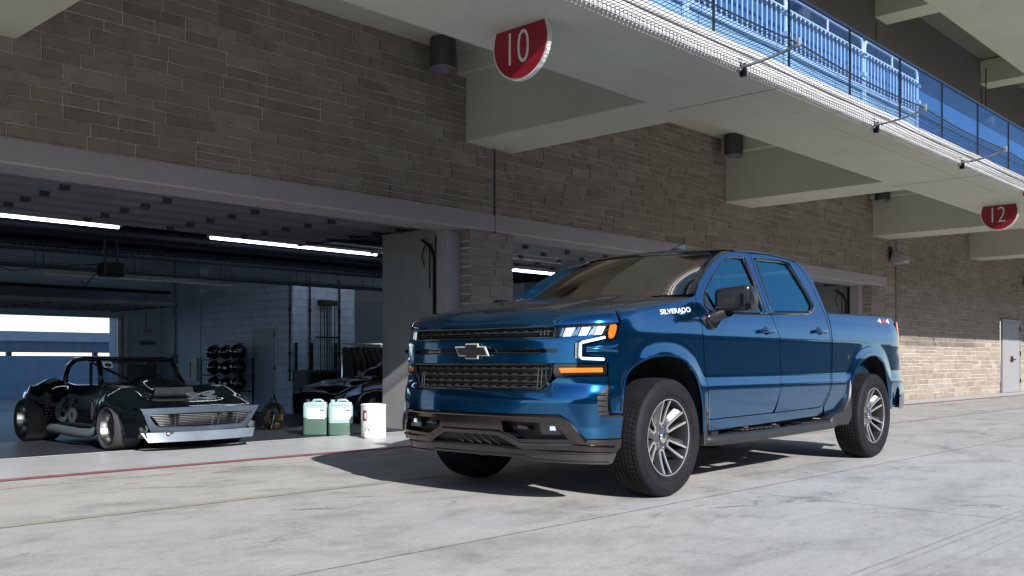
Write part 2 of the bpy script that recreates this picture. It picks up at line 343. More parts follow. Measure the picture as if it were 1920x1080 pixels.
def panel(name,outline,m,parent,fn=None,holes=(),step=.035,off=0.0,depth=.018,outs=None,sh=True,rimhole=True):
    fn=fn or body2
    if poly_area(outline)<0: outline=outline[::-1]
    loops=[resample(outline,step)]+[resample(h if poly_area(h)<0 else h[::-1],step) for h in holes]
    V=[];E=[]
    for lp_ in loops:
        n=len(V); V+=lp_; E+=[(n+i,n+(i+1)%len(lp_)) for i in range(len(lp_))]
    nb=len(V)
    x0=min(p[0] for p in loops[0]);x1=max(p[0] for p in loops[0]);y0_=min(p[1] for p in loops[0]);y1=max(p[1] for p in loops[0])
    st=step*.8; i0=math.floor(x0/st); j0=math.floor(y0_/st)
    for i in range(i0,int(x1/st)+2):
        for j in range(j0,int(y1/st)+2):
            p=(i*st,j*st)
            if inpoly(p,loops[0]) and not any(inpoly(p,h) for h in loops[1:]) and min(segd(p,l) for l in loops)>st*.42: V.append(p)
    r=delaunay_2d_cdt([Vector(p) for p in V],E,[],0,1e-6)
    P=[tuple(p) for p in r[0]]; F=[]
    for f in r[2]:
        c=(sum(P[i][0] for i in f)/len(f),sum(P[i][1] for i in f)/len(f))
        if inpoly(c,loops[0]) and not any(inpoly(c,h) for h in loops[1:]): F.append(tuple(f))
    h=.002
    def nrm(p):
        a=fn(p[0]+h,p[1])-fn(p[0]-h,p[1]); b_=fn(p[0],p[1]+h)-fn(p[0],p[1]-h); q=a.cross(b_)
        return q.normalized() if q.length>0 else Vector((0,0,1))
    Ns=[nrm(p) for p in P]
    # outward test
    c=fn(*P[0]); sgn=outs if outs is not None else (1 if Ns[0].dot(Vector((c.x+1.7 if abs(c.y)<.6 else 0,c.y*2,max(0,c.z-1.0))))>0 else -1)
    Ns=[q*sgn for q in Ns]
    VV=[fn(*p)+q*off for p,q in zip(P,Ns)]
    nv=len(VV)
    # orient
    if sum((VV[f[1]]-VV[f[0]]).cross(VV[f[2]]-VV[f[0]]).dot(Ns[f[0]]) for f in F)<0: F=[q[::-1] for q in F]
    cnt={}
    for f in F:
        for i in range(len(f)):
            a,b_=f[i],f[(i+1)%len(f)]; cnt[(a,b_)]=1
    be=[(a,b_) for a,b_ in cnt if (b_,a) not in cnt]
    idx={}; V2=list(VV); NN=list(Ns)
    rim=[]
    e1=.0035
    for a,b_ in be:
        for q in(a,b_):
            if q not in idx:
                idx[q]=len(V2); V2.append(VV[q]); V2.append(VV[q]-Ns[q]*depth); NN+= [Ns[q],Ns[q]]
        rim.append((b_ if False else idx[b_],idx[a],idx[a]+1,idx[b_]+1))
    me=bpy.data.meshes.new(name); me.from_pydata([tuple(v) for v in V2],[],F+rim)
    for q in (m if isinstance(m,(list,tuple)) else [m]): me.materials.append(M[q] if isinstance(q,str) else q)
    if sh:
        for i,p in enumerate(me.polygons): p.use_smooth=i<len(F)
        ln=[]
        for p in me.polygons:
            for vi in p.vertices:
                ln.append(tuple(Ns[vi]) if p.index<len(F) else tuple(p.normal))
        me.normals_split_custom_set(ln)
    o=bpy.data.objects.new(name,me); link(o,parent); return o
# ------------------------------------------------------------------ ground
def sheet(name,x0,x1,y0,y1,z,m):
    b=MB(); b.add([(x0,y0,z),(x1,y0,z),(x1,y1,z),(x0,y1,z)],[(0,1,2,3)]); o=b.build(name,m,fixn=False); tag(o,kind='structure'); return o
sheet('ground',-400,400,-400,400,0,'ground')
sheet('pit_lane',-300,300,-300,-1.2,.004,'asphalt')
sheet('garage_apron',-40,60,8.33,10.0,.004,'strip')
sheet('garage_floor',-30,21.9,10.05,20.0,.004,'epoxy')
sheet('red_marking',-40,60,8.19,8.335,.006,'redline')
sheet('yellow_marking',-40,60,5.90,6.005,.004,'yelline')
sheet('white_marking',-30,8.9,9.985,10.045,.008,'whiteline')
# ------------------------------------------------------------------ pit building
BO=(12,9.2,0)
bld=empty('pit_building',BO,0,'long split face stone garage building with open bays and deep balcony','building')
def blocks(x0,x1,z0,z1,plane,sgn,ax='y',big=1.0):
    """ashlar wall: separate projecting stones over recessed mortar"""
    vs=[];fs=[];tones=[]
    def stone(a0,a1,c0,c1):
        g=.0055; a0+=g;a1-=g;c0+=g;c1-=g
        if a1-a0<.03 or c1-c0<.03: return
        d=rnd.uniform(.0,.010); e=.007; n=len(vs); nu=max(1,int((a1-a0)/.16))
        t=min(1,max(0,rnd.gauss(.45,.2)))
        def P(a,c,dep):
            return (a,plane+sgn*dep,c) if ax=='y' else (plane+sgn*dep,a,c)
        j=lambda q:rnd.uniform(-q,q)
        # outer ring at mortar depth, inner ring at face
        ring=[(a0+(a1-a0)*k/nu,c0) for k in range(nu+1)]+[(a1-(a1-a0)*k/nu,c1) for k in range(nu+1)]
        for a,c in ring: vs.append(P(a+j(.002),c+j(.002),-.010))
        inner=[(min(max(a,a0+e),a1-e)+j(.003),min(max(c,c0+e),c1-e)+j(.0035)) for a,c in ring]
        for a,c in inner: vs.append(P(a,c,d+j(.003)))
        m=len(ring)
        for k in range(m): fs.append((n+k,n+(k+1)%m,n+m+(k+1)%m,n+m+k)); tones.append(t)
        for k in range(nu): fs.append((n+m+k,n+m+k+1,n+m+2*(nu+1)-2-k,n+m+2*(nu+1)-1-k)); tones.append(t)
    z=z1
    H=.25*big
    rows=max(1,round((z1-z0)/H)); H=(z1-z0)/rows
    for r in range(rows):
        zt=z1-H*r; a=x0
        while a<x1-.01:
            L=min(x1-a,rnd.uniform(2.0,5.0)*big)
            if x1-a-L<.3: L=x1-a
            mode=rnd.choice([(.38,.62),(.62,.38),(.5,.5),(.34,.33,.33),(.5,.5),(.5,.5)])
            zz=zt
            for f in mode:
                h=H*f; b=a
                while b<a+L-.005:
                    wd=min(a+L-b,rnd.uniform(.34,.80)*big*(1.0 if h>.14 else .95))
                    if a+L-b-wd<.12: wd=a+L-b
                    stone(b,b+wd,zz-h,zz); b+=wd
                zz-=h
            a+=L
    return vs,fs,tones
def stone_wall(name,specs,label=None):
    V=[];F=[];T=[]
    for s in specs:
        v,f,t=blocks(*s); n=len(V); V+=v; F+=[tuple(i+n for i in q) for q in f]; T+=t
    me=bpy.data.meshes.new(name); me.from_pydata([(a-BO[0],b-BO[1],c-BO[2]) for a,b,c in V],[],F)
    me.materials.append(M['stone']); at=me.attributes.new('tone','FLOAT','FACE')
    at.data.foreach_set('value',T)
    o=bpy.data.objects.new(name,me); link(o,bld); return o
Y0=9.2
wall=stone_wall('wall',[(-6,22.74,2.96,4.98,Y0,-1),(22.74,31.32,0,4.98,Y0,-1),(33.2,44,0,4.98,Y0,-1),(31.32,33.2,2.24,4.98,Y0,-1)])
b=MB()
b.box((-6,Y0+.010,2.95),(22.74,Y0+.45,5.0)).box((22.74,Y0+.010,0),(31.32,Y0+.45,5.0)).box((33.2,Y0+.01,0),(44,Y0+.45,5.0)).box((31.32,Y0+.01,2.24),(33.2,Y0+.45,5.0))
b.build('wall_core','mortar',bld,org=BO)
bays=[(3.05,8.8),(9.87,15.32),(16.4,21.72)]
for x0,x1 in((2.15,3.05),(9.03,9.87),(15.55,16.4),(21.95,22.74)):
    o=stone_wall('pillar',[(x0,x1,0,2.72,Y0+.012,-1),(Y0+.01,Y0+.30,0,2.72,x0+.012,-1,'x')])
    b=MB(); b.box((x0+.018,Y0+.026,0),(x1-.006,Y0+.42,2.72)); b.build('pillar_core','mortar',o,org=BO)
    jb=MB(); jb.box((x0-.235,Y0+.20,0),(x0+.005,Y0+.42,2.72)); jb.build('jamb','lintel',bld,bevel=.006,org=BO)
# lintel channel
b=MB(); b.prism([(Y0-.018,2.945),(Y0-.018,2.735),(Y0-.006,2.722),(Y0+.40,2.700),(Y0+.40,2.72),(Y0+.42,2.945)],'x',-6,9.47)
b.prism([(Y0-.018,2.945),(Y0-.018,2.735),(Y0-.006,2.722),(Y0+.40,2.700),(Y0+.40,2.72),(Y0+.42,2.945)],'x',9.485,22.76)
b.build('lintel','lintel',bld,org=BO)
# control joint strips
for x,z0,z1 in((9.478,2.70,4.98),(23.35,0,4.98)):
    b=MB(); b.box((x-.007,Y0-.016,z0),(x+.007,Y0+.01,z1)); b.build('movement_joint','doordark',bld,org=BO)
# stub walls inside the bays (smooth render) with conduit + door track
for x0,x1 in bays:
    xs=x1+.10
    b=MB(); b.box((xs,Y0+.42,0),(xs+.62,Y0+1.68,3.3)); b.build('partition','panelc',bld,org=BO,bevel=.004)
    tr=MB(); tr.box((xs-.055,Y0+.44,0),(xs-.005,Y0+.50,2.66)); tr.tube([(xs-.03,Y0+.55,0),(xs-.03,Y0+.55,2.35),(xs-.03,Y0+.62,2.52),(xs-.03,Y0+.8,2.62)],.018,8)
    tr.tube([(xs-.03,Y0+.64,1.95),(xs-.03,Y0+.64,2.5),(xs-.03,Y0+.74,2.55),(xs-.03,Y0+.80,2.4),(xs-.03,Y0+.74,2.25)],.009,6)
    tr.build('door_track','darkmetal',bld,org=BO,smooth=True)
# ceiling recess slab, beams, edge band, fascia
b=MB(); b.box((-8,6.33,4.975),(46,9.66,5.12)); b.build('soffit_slab','beamc',bld,org=BO)
for x in(2.39,8.94,15.52,22.02,28.6,35.2):
    b=MB(); b.box((x,6.25,3.85),(x+.93,Y0+.012,4.98)); b.box((x-.155,6.33,4.70),(x+.002,Y0+.010,4.98)); b.build('beam','beamc',bld,bevel=.012,org=BO)
b=MB(); b.prism([(6.31,5.1),(6.31,3.853),(6.295,3.845),(5.30,3.845),(5.285,3.862),(5.27,3.845),(4.985,3.845),(4.97,3.86),(4.97,4.11),(5.62,4.11),(5.62,5.1)],'x',-8,46)
b.build('edge_beam','beamc',bld,org=BO)
b=MB(); b.box((-8,4.962,3.862),(46,4.972,4.105)); b.box((-8,4.94,4.045),(46,4.966,4.12)); b.build('fascia','fascia',bld,org=BO)
b=MB(); x=3.
while x<34:
    b.box((x,4.925,3.875),(x+.040,4.966,3.935)); x+=.058
b.tube([(3,4.93,3.94),(34,4.93,3.94)],.008,6)
o=b.build('fascia_lacing','fascia',bld,org=BO)
for k in range(6):
    j=MB(); j.box((9.4+k*6.55,4.955,3.843),(9.41+k*6.55,6.33,3.8475)); j.build('movement_joint','doordark',bld,org=BO)
b=MB(); b.box((-8,5.55,4.13),(46,5.615,5.08)); b.build('sky_reflection_sheet','bluesheet',bld,org=BO)  # added blue sheet behind the glass, standing in for reflected sky
# upper storey
b=MB(); b.box((-8,5.2,8.0),(46,7.05,8.6)); b.build('upper_edge_beam','beamc',bld,org=BO)
b=MB(); b.box((-8,8.14,5.13),(46,8.4,8.9)); b.box((-8,7.06,8.62),(46,8.13,8.9)); b.build('upper_wall','upper',bld,org=BO)
for x in(6.5,13.0,19.57,26.1,32.7):
    b=MB(); b.box((x,7.052,8.0),(x+.6,8.138,8.6)); b.build('beam','beamc',bld,bevel=.01,org=BO)
    b=MB(); b.box((x+.05,8.10,5.13),(x+.10,8.138,7.9)); b.build('downpipe','upper',bld,org=BO)
b=MB(); b.box((-8,4.9,8.95),(46,20.3,9.1)); b.build('roof','beamc',bld,org=BO)
b=MB(); b.box((-8,6.3,5.121),(46,8.14,5.129)); b.build('balcony_deck','beamc',bld,org=BO)
# interior shell
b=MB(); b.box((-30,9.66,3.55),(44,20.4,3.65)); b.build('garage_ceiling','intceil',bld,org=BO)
b=MB(); b.box((-30,20.0,0),(3.6,20.3,3.54)); b.box((9.18,20.0,0),(22,20.3,3.54)); b.box((3.6,20.0,1.875),(9.18,20.3,3.54)); b.build('back_wall','intwall',bld,org=BO)
b=MB(); b.box((21.92,9.66,0),(22.2,20.0,3.54)); b.build('end_wall','intwall',bld,org=BO)
b=MB(); b.box((10.17,15.0,0),(11.58,18.25,2.34)); b.build('store_room','cmu',bld,org=BO)
b=MB(); b.box((9.185,19.90,0),(9.26,19.998,1.9)); b.box((9.32,19.93,0),(9.42,19.998,1.95)); b.build('jamb','tubeoff',bld,org=BO,bevel=.004)
b=MB(); b.box((10.17,18.3,0),(10.35,19.99,3.0)); b.build('partition','intwall',bld,org=BO)
for k in range(11):
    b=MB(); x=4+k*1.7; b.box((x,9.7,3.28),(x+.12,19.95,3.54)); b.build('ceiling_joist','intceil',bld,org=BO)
# store room door
d=MB(); d.box((10.150,15.50,0),(10.168,16.33,1.62)); dr=d.build('frame','intwall',None,org=(10.16,15.9,0)); 
sd=empty('store_room_door',(10.16,15.9,0),0,'pale blue grey flush door in the block wall inside the garage','door'); dr.parent=sd
d=MB(); d.box((10.135,15.545,.01),(10.152,16.285,1.575)); d.build('door_leaf',mat('pale_door_paint',(.20,.27,.37),.45),sd,org=(10.16,15.9,0),bevel=.003)
d=MB(); d.tube([(10.135,16.22,.76),(10.10,16.22,.76),(10.10,16.14,.76)],.012,8); d.build('handle','steel',sd,org=(10.16,15.9,0),smooth=True)
for z in(.25,.8,1.42):
    d=MB(); d.box((10.128,15.52,z),(10.142,15.55,z+.09)); d.build('hinge','darkmetal',sd,org=(10.16,15.9,0))
# back: outside world behind the garage
bw=MB(); bw.box((-25,26,0),(16.0,26.2,1.105)); w_=bw.build('paddock_wall',mat('blue_grey_paddock_wall',(.42,.54,.68),.7),None); tag(w_,'long plain blue grey wall seen through the open rear of the garage','wall')
cn=empty('paddock_canopy',(6,28,0),0,'flat roofed grey paddock canopy on slim posts seen beyond the open rear doorway','canopy')
CO=(6,28,0)
c=MB(); c.box((-25,27,1.503),(16.5,33,1.763)); c.build('roof',mat('pale_canopy_edge',(.80,.85,.88),.6),cn,org=CO)
c=MB(); c.box((-25,27.05,1.20),(16.5,27.25,1.50)); c.build('valance',mat('grey_canopy_valance',(.30,.36,.44),.7),cn,org=CO)
for x in(6.5,9.6,11.9,13.4):
    c=MB(); c.box((x,27.3,0),(x+.12,27.42,1.50)); c.build('post',M['pipe'],cn,org=CO)
# doors of the bays: opened sectional doors lying under the ceiling
def ohdoor(x0,x1,label,y0=9.66,z=2.735,n=5,org=None):
    t=empty('overhead_door',((x0+x1)/2,y0,z),0,label,'garage door','open sectional garage doors'); og=t.location
    for k in range(n):
        ya=y0+k*.515; yb=ya+.505
        p=MB(); p.box((x0,ya,z+.03),(x1,yb,z+.045)); 
        for q,dp in((.0,.055),(.235,.03),(.445,.055)): p.prism([(ya+q,z+.03),(ya+q+.012,z+.03-dp),(ya+q+.05,z+.03-dp),(ya+q+.06,z+.03)],'x',x0,x1)
        s=p.build('door_section','doorpanel',t,org=og)
        nst=5
        for i in range(nst+1):
            xx=x0+(x1-x0-.1)*i/nst; r=MB(); r.box((xx,ya+.43,z-.028),(xx+.10,ya+.50,z+.029)); r.build('stile','doordark',s,org=og)
        h=MB()
        for i in range(nst+1):
            xx=x0+(x1-x0-.1)*i/nst; h.box((xx-.05,yb-.035,z-.012),(xx+.13,yb+.03,z-.002)); h.tube([(xx+.16,yb-.01,z-.02),(xx+.16,yb-.01,z+.01)],.012,6); h.tube([(xx+.21,yb-.01,z-.02),(xx+.21,yb-.01,z+.01)],.008,6)
        h.build('hinge','steel',s,org=og)
    for xx in(x0-.03,x1+.01):
        r=MB(); r.box((xx,y0,z-.02),(xx+.03,y0+2.9,z+.04)); r.build('track','darkmetal',t,org=og)
    r=MB(); r.tube([(x0,y0+.18,z+.25),(x1,y0+.18,z+.25)],.03,8); r.build('spring_shaft','darkmetal',t,org=og,smooth=True)
    return t
ohdoor(2.95,8.60,'opened grey sectional door lying overhead inside the bay with the race car')
ohdoor(10.05,15.2,'opened sectional door overhead in the bay behind the truck windshield')
ohdoor(16.5,21.5,'opened sectional door overhead in the bay behind the truck bed')
ohdoor(3.7,9.1,'pale opened door hanging flat above the bright rear doorway',y0=17.3,z=2.02)
# service door (pair) on the right
SO=(32.2,9.18,0)
sv=empty('service_door',SO,0,'tall narrow grey steel double door in the stone wall at far right','door')
d=MB(); d.box((31.34,9.13,0),(31.42,9.19,2.24)).box((33.1,9.13,0),(33.18,9.19,2.24)).box((31.42,9.13,2.16),(33.1,9.19,2.24)); d.build('frame','servdoor',sv,org=SO)
for x0,x1 in((31.425,32.255),(32.265,33.095)):
    d=MB(); d.box((x0,9.145,.015),(x1,9.185,2.155)); d.build('door_leaf','servdoor',sv,org=SO,bevel=.004)
d=MB(); d.tube([(32.20,9.145,1.02),(32.20,9.09,1.02),(32.10,9.09,1.02)],.018,8); d.tube([(32.32,9.145,1.02),(32.32,9.09,1.02),(32.46,9.09,1.02)],.018,8); d.box((32.16,9.125,.94),(32.25,9.144,1.12)); d.box((32.28,9.125,.94),(32.37,9.144,1.12)); d.build('handle','darkmetal',sv,org=SO,smooth=True)
for z in(.3,1.15,1.9):
    d=MB(); d.box((33.08,9.115,z),(33.13,9.143,z+.13)); d.build('hinge','darkmetal',sv,org=SO)
# round door number signs
def sign(x,num,label):
    o_=(x,5.68,3.845); t=empty('number_sign',o_,0,label,'sign','round red bay number signs')
    c=(5.665,3.71); Rr=.325
    def outline(r):
        pts=[]; top=3.842; n=48
        a0=math.asin(min(1,(top-c[1])/r)); 
        for k in range(n+1):
            a=a0-(math.pi+2*a0)*k/n; pts.append((c[0]+r*math.cos(a),c[1]+r*math.sin(a)))
        return pts
    b=MB(); b.prism(outline(Rr),'x',x-.012,x+.03); b.build('rim','signwhite',t,org=o_)
    b=MB(); b.prism(outline(Rr-.017),'x',x-.018,x-.0125); b.build('face','signred',t,org=o_)
    sc=.285
    text_mesh('numeral',num,'signwhite',t,lambda a,q,e:(-.0205+e*.4,-(a*.235)+(5.675-o_[1]),(q*sc)+3.672-o_[2]),.004,bold=-.012)
    for yy in(5.5,5.85): b=MB(); b.tube([(x+.01,yy,3.84),(x+.01,yy,3.86)],.01,6); b.build('bracket','steel',t,org=o_)
    return t
sign(6.17,'10','round red sign with the number 10 hanging under the concrete soffit')
sign(19.25,'12','round red sign with the number 12 hanging near the right edge')
# can lights
def can(x,label):
    o_=(x,8.87,4.975); t=empty('ceiling_light',o_,0,label,'light','cylindrical ceiling lights')
    b=MB(); b.lathe([(.05,0),(.155,0),(.155,-.03),(.165,-.035),(.165,-.37),(.155,-.385),(.145,-.37),(.125,-.24),(.0,-.22)],(0,0,0),'z',40); b.build('housing','canlight',t,smooth=30)
    b=MB(); b.lathe([(.166,-.372),(.166,-.392),(.147,-.392),(.138,-.33),(.125,-.25)],(0,0,0),'z',40); b.build('rim','canrim',t,smooth=30)
    return t
can(8.22,'dark cylindrical ceiling light above the stone wall left of sign 10')
can(15.22,'dark cylindrical ceiling light under the soffit above the truck cab')
can(21.75,'small dark cylindrical ceiling light under the soffit above the truck bed')
# wall lamps (wedge floodlights)
def flood(x,z,label,group='wall mounted wedge lamps',y=9.185,upper=False):
    o_=(x,y,z); t=empty('wall_lamp',o_,0,label,'wall lamp',group)
    b=MB(); b.box((-.07,-.03,-.02),(.07,0,.26)); b.tube([(0,-.02,.12),(0,-.14,.10)],.03,8); b.build('bracket','darkmetal',t)
    b=MB(); b.prism([(-.12,.16),(-.40,.02),(-.42,-.10),(-.36,-.14),(-.10,-.16),(-.06,-.05)],'x',-.17,.17); b.build('housing','lintel',t,bevel=.02,smooth=30,seg=2)
flood(23.0,3.42,'grey wedge shaped lamp on the stone wall beyond the last garage bay')
flood(33.75,3.42,'grey wedge shaped lamp on the wall above the service door at the photo edge')
b=MB(); o_=(34.6,9.17,2.3); ws=empty('wall_plate',o_,0,'small pale notice plate on the stone wall right of the service door','notice')
b=MB(); b.box((-.16,-.02,-.12),(.16,0,.12)); b.build('plate','servdoor',ws,bevel=.004)
for x,lb in((15.1,'dark round speaker pod hanging behind the balcony handrail nearest the barrier'),(24.8,'dark round speaker pod hanging behind the handrail near the right edge')):
    o_=(x,7.6,6.75); t=empty('speaker_pod',o_,0,lb,'speaker','speaker pods on the upper storey')
    b=MB(); b.lathe([(0,-.18),(.14,-.17),(.18,-.05),(.16,.12),(.05,.18),(0,.18)],(0,0,0),'y',20); b.build('housing','canlight',t,smooth=True)
    b=MB(); b.tube([(0,0,.15),(0,.0,1.25)],.015,6); b.build('stem','darkmetal',t)
# balcony glass balustrade
GO=(14,5.03,4.11); gb=empty('glass_balustrade',GO,0,'long blue glass balustrade with slim dark handrail along the balcony edge','balustrade')
x=-7.25
while x<30:
    b=MB(); b.box((x+.006,5.02,4.125),(x+1.55-.006,5.032,4.965)); b.build('glass_panel','railglass',gb,org=GO)
    b=MB(); b.box((x-.0035,5.012,4.12),(x+.0035,5.04,4.97)); b.build('joint_strip','darkmetal',gb,org=GO)
    x+=1.55
b=MB(); b.box((-7.25,5.005,4.965),(30,5.05,4.995)); b.build('handrail',mat('navy_handrail',(.012,.02,.05),.3,.3),gb,org=GO,bevel=.006)
# crowd barriers behind the glass
def barrier(x0,x1,label):
    o_=((x0+x1)/2,5.22,4.13); t=empty('crowd_barrier',o_,0,label,'barrier','pale crowd barriers along the balcony'); zb,zt=4.47,5.10
    f=MB(); r=.022; rr=.10
    p=[(x0,5.22,4.14),(x0,5.22,zt-rr)]+[(x0+rr-rr*math.cos(R(a)),5.22,zt-rr+rr*math.sin(R(a))) for a in(30,60,90)]+[(x1-rr+rr*math.sin(R(a)),5.22,zt-rr+rr*math.cos(R(a))) for a in(0,30,60,90)]+[(x1,5.22,4.14)]
    f.tube(p,r,8); f.tube([(x0,5.22,4.94),(x1,5.22,4.94)],.013,6); f.box((x0,5.195,zb-.035),(x1,5.245,zb+.02)); f.tube([((x0+x1)/2,5.22,4.94),((x0+x1)/2,5.22,zt)],.013,6)
    f.build('frame','barrier',t,org=o_,smooth=40)
    n=int((x1-x0)/.105)
    for k in range(1,n):
        xx=x0+(x1-x0)*k/n; bb=MB(); bb.tube([(xx,5.22,zb),(xx,5.22,4.94)],.0095,6); bb.build('bar','barrier',t,org=o_,smooth=True)
    f=MB(); f.box((x0,5.24,4.16),(x1,5.25,4.42)); f.build('reflection_strip','palesheet',t,org=o_)  # added pale sheet standing in for the barrier's reflection
    f=MB(); 
    for zz in(4.62,4.86): f.box((x1-.03,5.18,zz),(x1+.05,5.26,zz+.05))
    f.build('hinge','barrier',t,org=o_)
bx=[3.95,6.0,8.05,10.12,12.2,14.05]; lbs=['first crowd barrier at the top edge of the photo','crowd barrier directly above the first net arm','crowd barrier left of the middle post','crowd barrier in the middle of the glass balustrade run','rightmost crowd barrier, its rounded end against plain blue glass']
for i in range(5): barrier(bx[i]+.03,bx[i+1]-.03,'pale '+lbs[i])
# debris net
NO=(12,4.95,3.9); net=empty('debris_net',NO,0,'black safety net stretched on arms out from the balcony edge','net')
arms=[5.4,8.6,11.85,14.95,18.1,21.3,24.5,27.7]
def npt(x,t):
    k=0
    for a,b_ in zip(arms,arms[1:]):
        if a<=x<=b_: k=math.sin(math.pi*(x-a)/(b_-a))
    sag=.035*k; return (x,4.95-(.63-.03*k)*t,3.90+.09*t-sag*math.sin(math.pi*min(1,t*1.2)/1.2)*1.0)
b=MB(); r=.0035
def wire(b,p,q,r):
    p=Vector(p);q=Vector(q);d=(q-p).normalized(); u=d.orthogonal().normalized(); w2=d.cross(u)
    vs=[p+u*r,p-u*r*.5+w2*r*.87,p-u*r*.5-w2*r*.87]; vs+=[v+(q-p) for v in vs]
    b.add(vs,[(0,1,4,3),(1,2,5,4),(2,0,3,5)])
nx=int((27.7-3)/.30)
for j in range(13):
    t=j/12
    for i in range(nx): wire(b,npt(3+.3*i,t),npt(3+.3*(i+1),t),r if j<12 else .009)
x=3.0
while x<27.6:
    for j in range(3): wire(b,npt(x,j/3),npt(x,(j+1)/3),r)
    x+=.062
b.build('mesh','netm',net,org=NO,fixn=False)
for a in arms:
    b=MB(); p=[npt(a,t) for t in(0,.3,.6,.85,1)]; p=[(q[0],q[1],q[2]-.012-.03*math.sin(math.pi*t)) for q,t in zip(p,(0,.3,.6,.85,1))]; b.tube(p,.014,8); b.box((a-.025,4.925,3.85),(a+.025,4.965,3.97)); b.box((a-.015,p[-1][1]-.02,p[-1][2]-.02),(a+.015,p[-1][1]+.02,p[-1][2]+.06)); b.build('arm','armm',net,org=NO,smooth=40)
    b=MB(); b.box((a+.03,4.90,3.80),(a+.07,4.96,3.93)); b.build('clamp','darkmetal',net,org=NO)
# ------------------------------------------------------------------ inside ceiling services
def batten(x0,x1,y,z,label,lit=True,ry=0):
    o_=((x0+x1)/2,y,z); t=empty('strip_light',o_,0,label,'strip light','fluorescent strip lights in the garage ceiling')
    b=MB(); b.prism([(-.07,0),(-.035,.05),(.035,.05),(.07,0)],'x',x0-o_[0],x1-o_[0]); b.build('batten','tubeoff',t)
    b=MB(); b.tube([(x0-o_[0]+.03,0,-.022),(x1-o_[0]-.03,0,-.022)],.017,8); b.build('tube','tube' if lit else 'tubeoff',t,smooth=True)
    b=MB()
    pass
    for xx in(x0+.2,x1-.2): b=MB(); b.tube([(xx-o_[0],0,.05),(xx-o_[0],0,3.55-z)],.004,4); b.build('suspension_wire','darkmetal',t)
batten(3.2,6.50,14.0,2.95,'long lit strip light at far left under the opened door')
batten(7.90,11.3,13.95,2.93,'long lit strip light running toward the grey partition')
batten(11.4,13.2,13.9,2.93,'short lit strip light partly hidden by the grey partition')
batten(6.4,10.05,16.75,2.45,'unlit strip light hanging low above the rear doorway',False)
batten(11.2,14.2,11.9,2.62,'lit strip light in the bay behind the truck windshield')
batten(12.6,15.0,17.2,2.35,'unlit strip light beyond the store room',False)
def tray(y,z,x0,x1,label,mats='pipe'):
    o_=((x0+x1)/2,y,z); t=empty('cable_tray',o_,0,label,'cable tray','wire cable trays'); b=MB()
    for dy,dz in((-.16,0),(-.08,0),(0,0),(.08,0),(.16,0),(-.16,.07),(.16,.07)): b.tube([(x0-o_[0],dy,dz),(x1-o_[0],dy,dz)],.006,4,cap=False)
    x=x0
    while x<x1:
        wire(b,(x-o_[0],-.16,.07),(x-o_[0],-.16,0),.005); wire(b,(x-o_[0],-.16,0),(x-o_[0],.16,0),.005); wire(b,(x-o_[0],.16,0),(x-o_[0],.16,.07),.005); x+=.11
    b.build('basket',mats,t,fixn=False)
    for i,(c_,rr) in enumerate([((.02,.05,.10),.02),((.10,.02,.03),.012),((.02,.05,.12),.018),((.03,.03,.03),.015)]):
        k=MB(); k.tube([(x0-o_[0]+.5*i,-.1+.06*i,.03),((x0+x1)/2-o_[0],-.09+.055*i,.028),(x1-o_[0]-.2*i,-.1+.06*i,.03)],rr,6); k.build('cable',mat('cable_sheath',c_,.5),t)
    x=x0+.4
    while x<x1:
        for dy in(-.17,.17): h=MB(); h.tube([(x-o_[0],dy,0),(x-o_[0],dy,3.55-z)],.006,4); h.build('hanger','pipedark',t)
        x+=1.7
tray(15.9,2.72,2.5,15,'upper wire cable tray crossing the garage ceiling')
tray(16.5,2.50,2.5,15,'lower wire cable tray carrying blue and red cables')
pr=random.Random(3)
for i in range(9):
    y=12.6+i*.62+pr.uniform(-.1,.1); z=3.30-pr.uniform(0,.35); o_=(9,y,z); rr=pr.choice([.03,.045,.06,.09])
    b=MB(); b.tube([(-7,0,0),(7.5,0,0)],rr,10); 
    for k in range(6): b.tube([(-5+2.2*k,0,0),(-5+2.2*k,0,3.55-z)],.008,4)
    for k in range(4): b.lathe([(rr*1.0,-.05),(rr*1.25,-.05),(rr*1.25,.05),(rr,.05)],(-6+3.3*k+i*.2,0,0),'x',10)
    p_=b.build('ceiling_pipe',pr.choice(['pipe','pipedark','pipedark']),None,smooth=40); p_.location=o_
    tag(p_,'%s pipe slung under the dark garage ceiling'%['slim rearmost','thin grey','thick dark','middle run','slightly lower','heavy insulated','bare steel','dull lower','frontmost'][i],'pipe','service pipes along the garage ceiling')
# door operator motor
o_=(6.9,15.2,2.42); t=empty('door_operator',o_,0,'dark motor unit with drooping cables under the cable trays','motor')
b=MB(); b.box((-.16,-.14,-.12),(.16,.14,.10)); b.lathe([(0,-.22),(.09,-.2),(.1,0),(.09,.02)],(.05,0,0),'x',14); b.build('housing','darkmetal',t,bevel=.015,smooth=30)
b=MB(); b.tube([(-.1,0,.1),(-.1,0,1.1)],.02,6).tube([(.1,0,.1),(.1,0,1.1)],.02,6); b.build('bracket','pipedark',t)
b=MB(); b.tube([(-3.2,.2,.55),(-2.4,.2,.1),(-1.4,.2,-.1),(-.6,.1,.02),(-.1,0,.08)],.008,5); b.tube([(-.15,0,0),(-.35,0,-.2),(-.42,0,-.32),(-.46,0,-.2)],.01,5); b.build('cable','darkmetal',t)
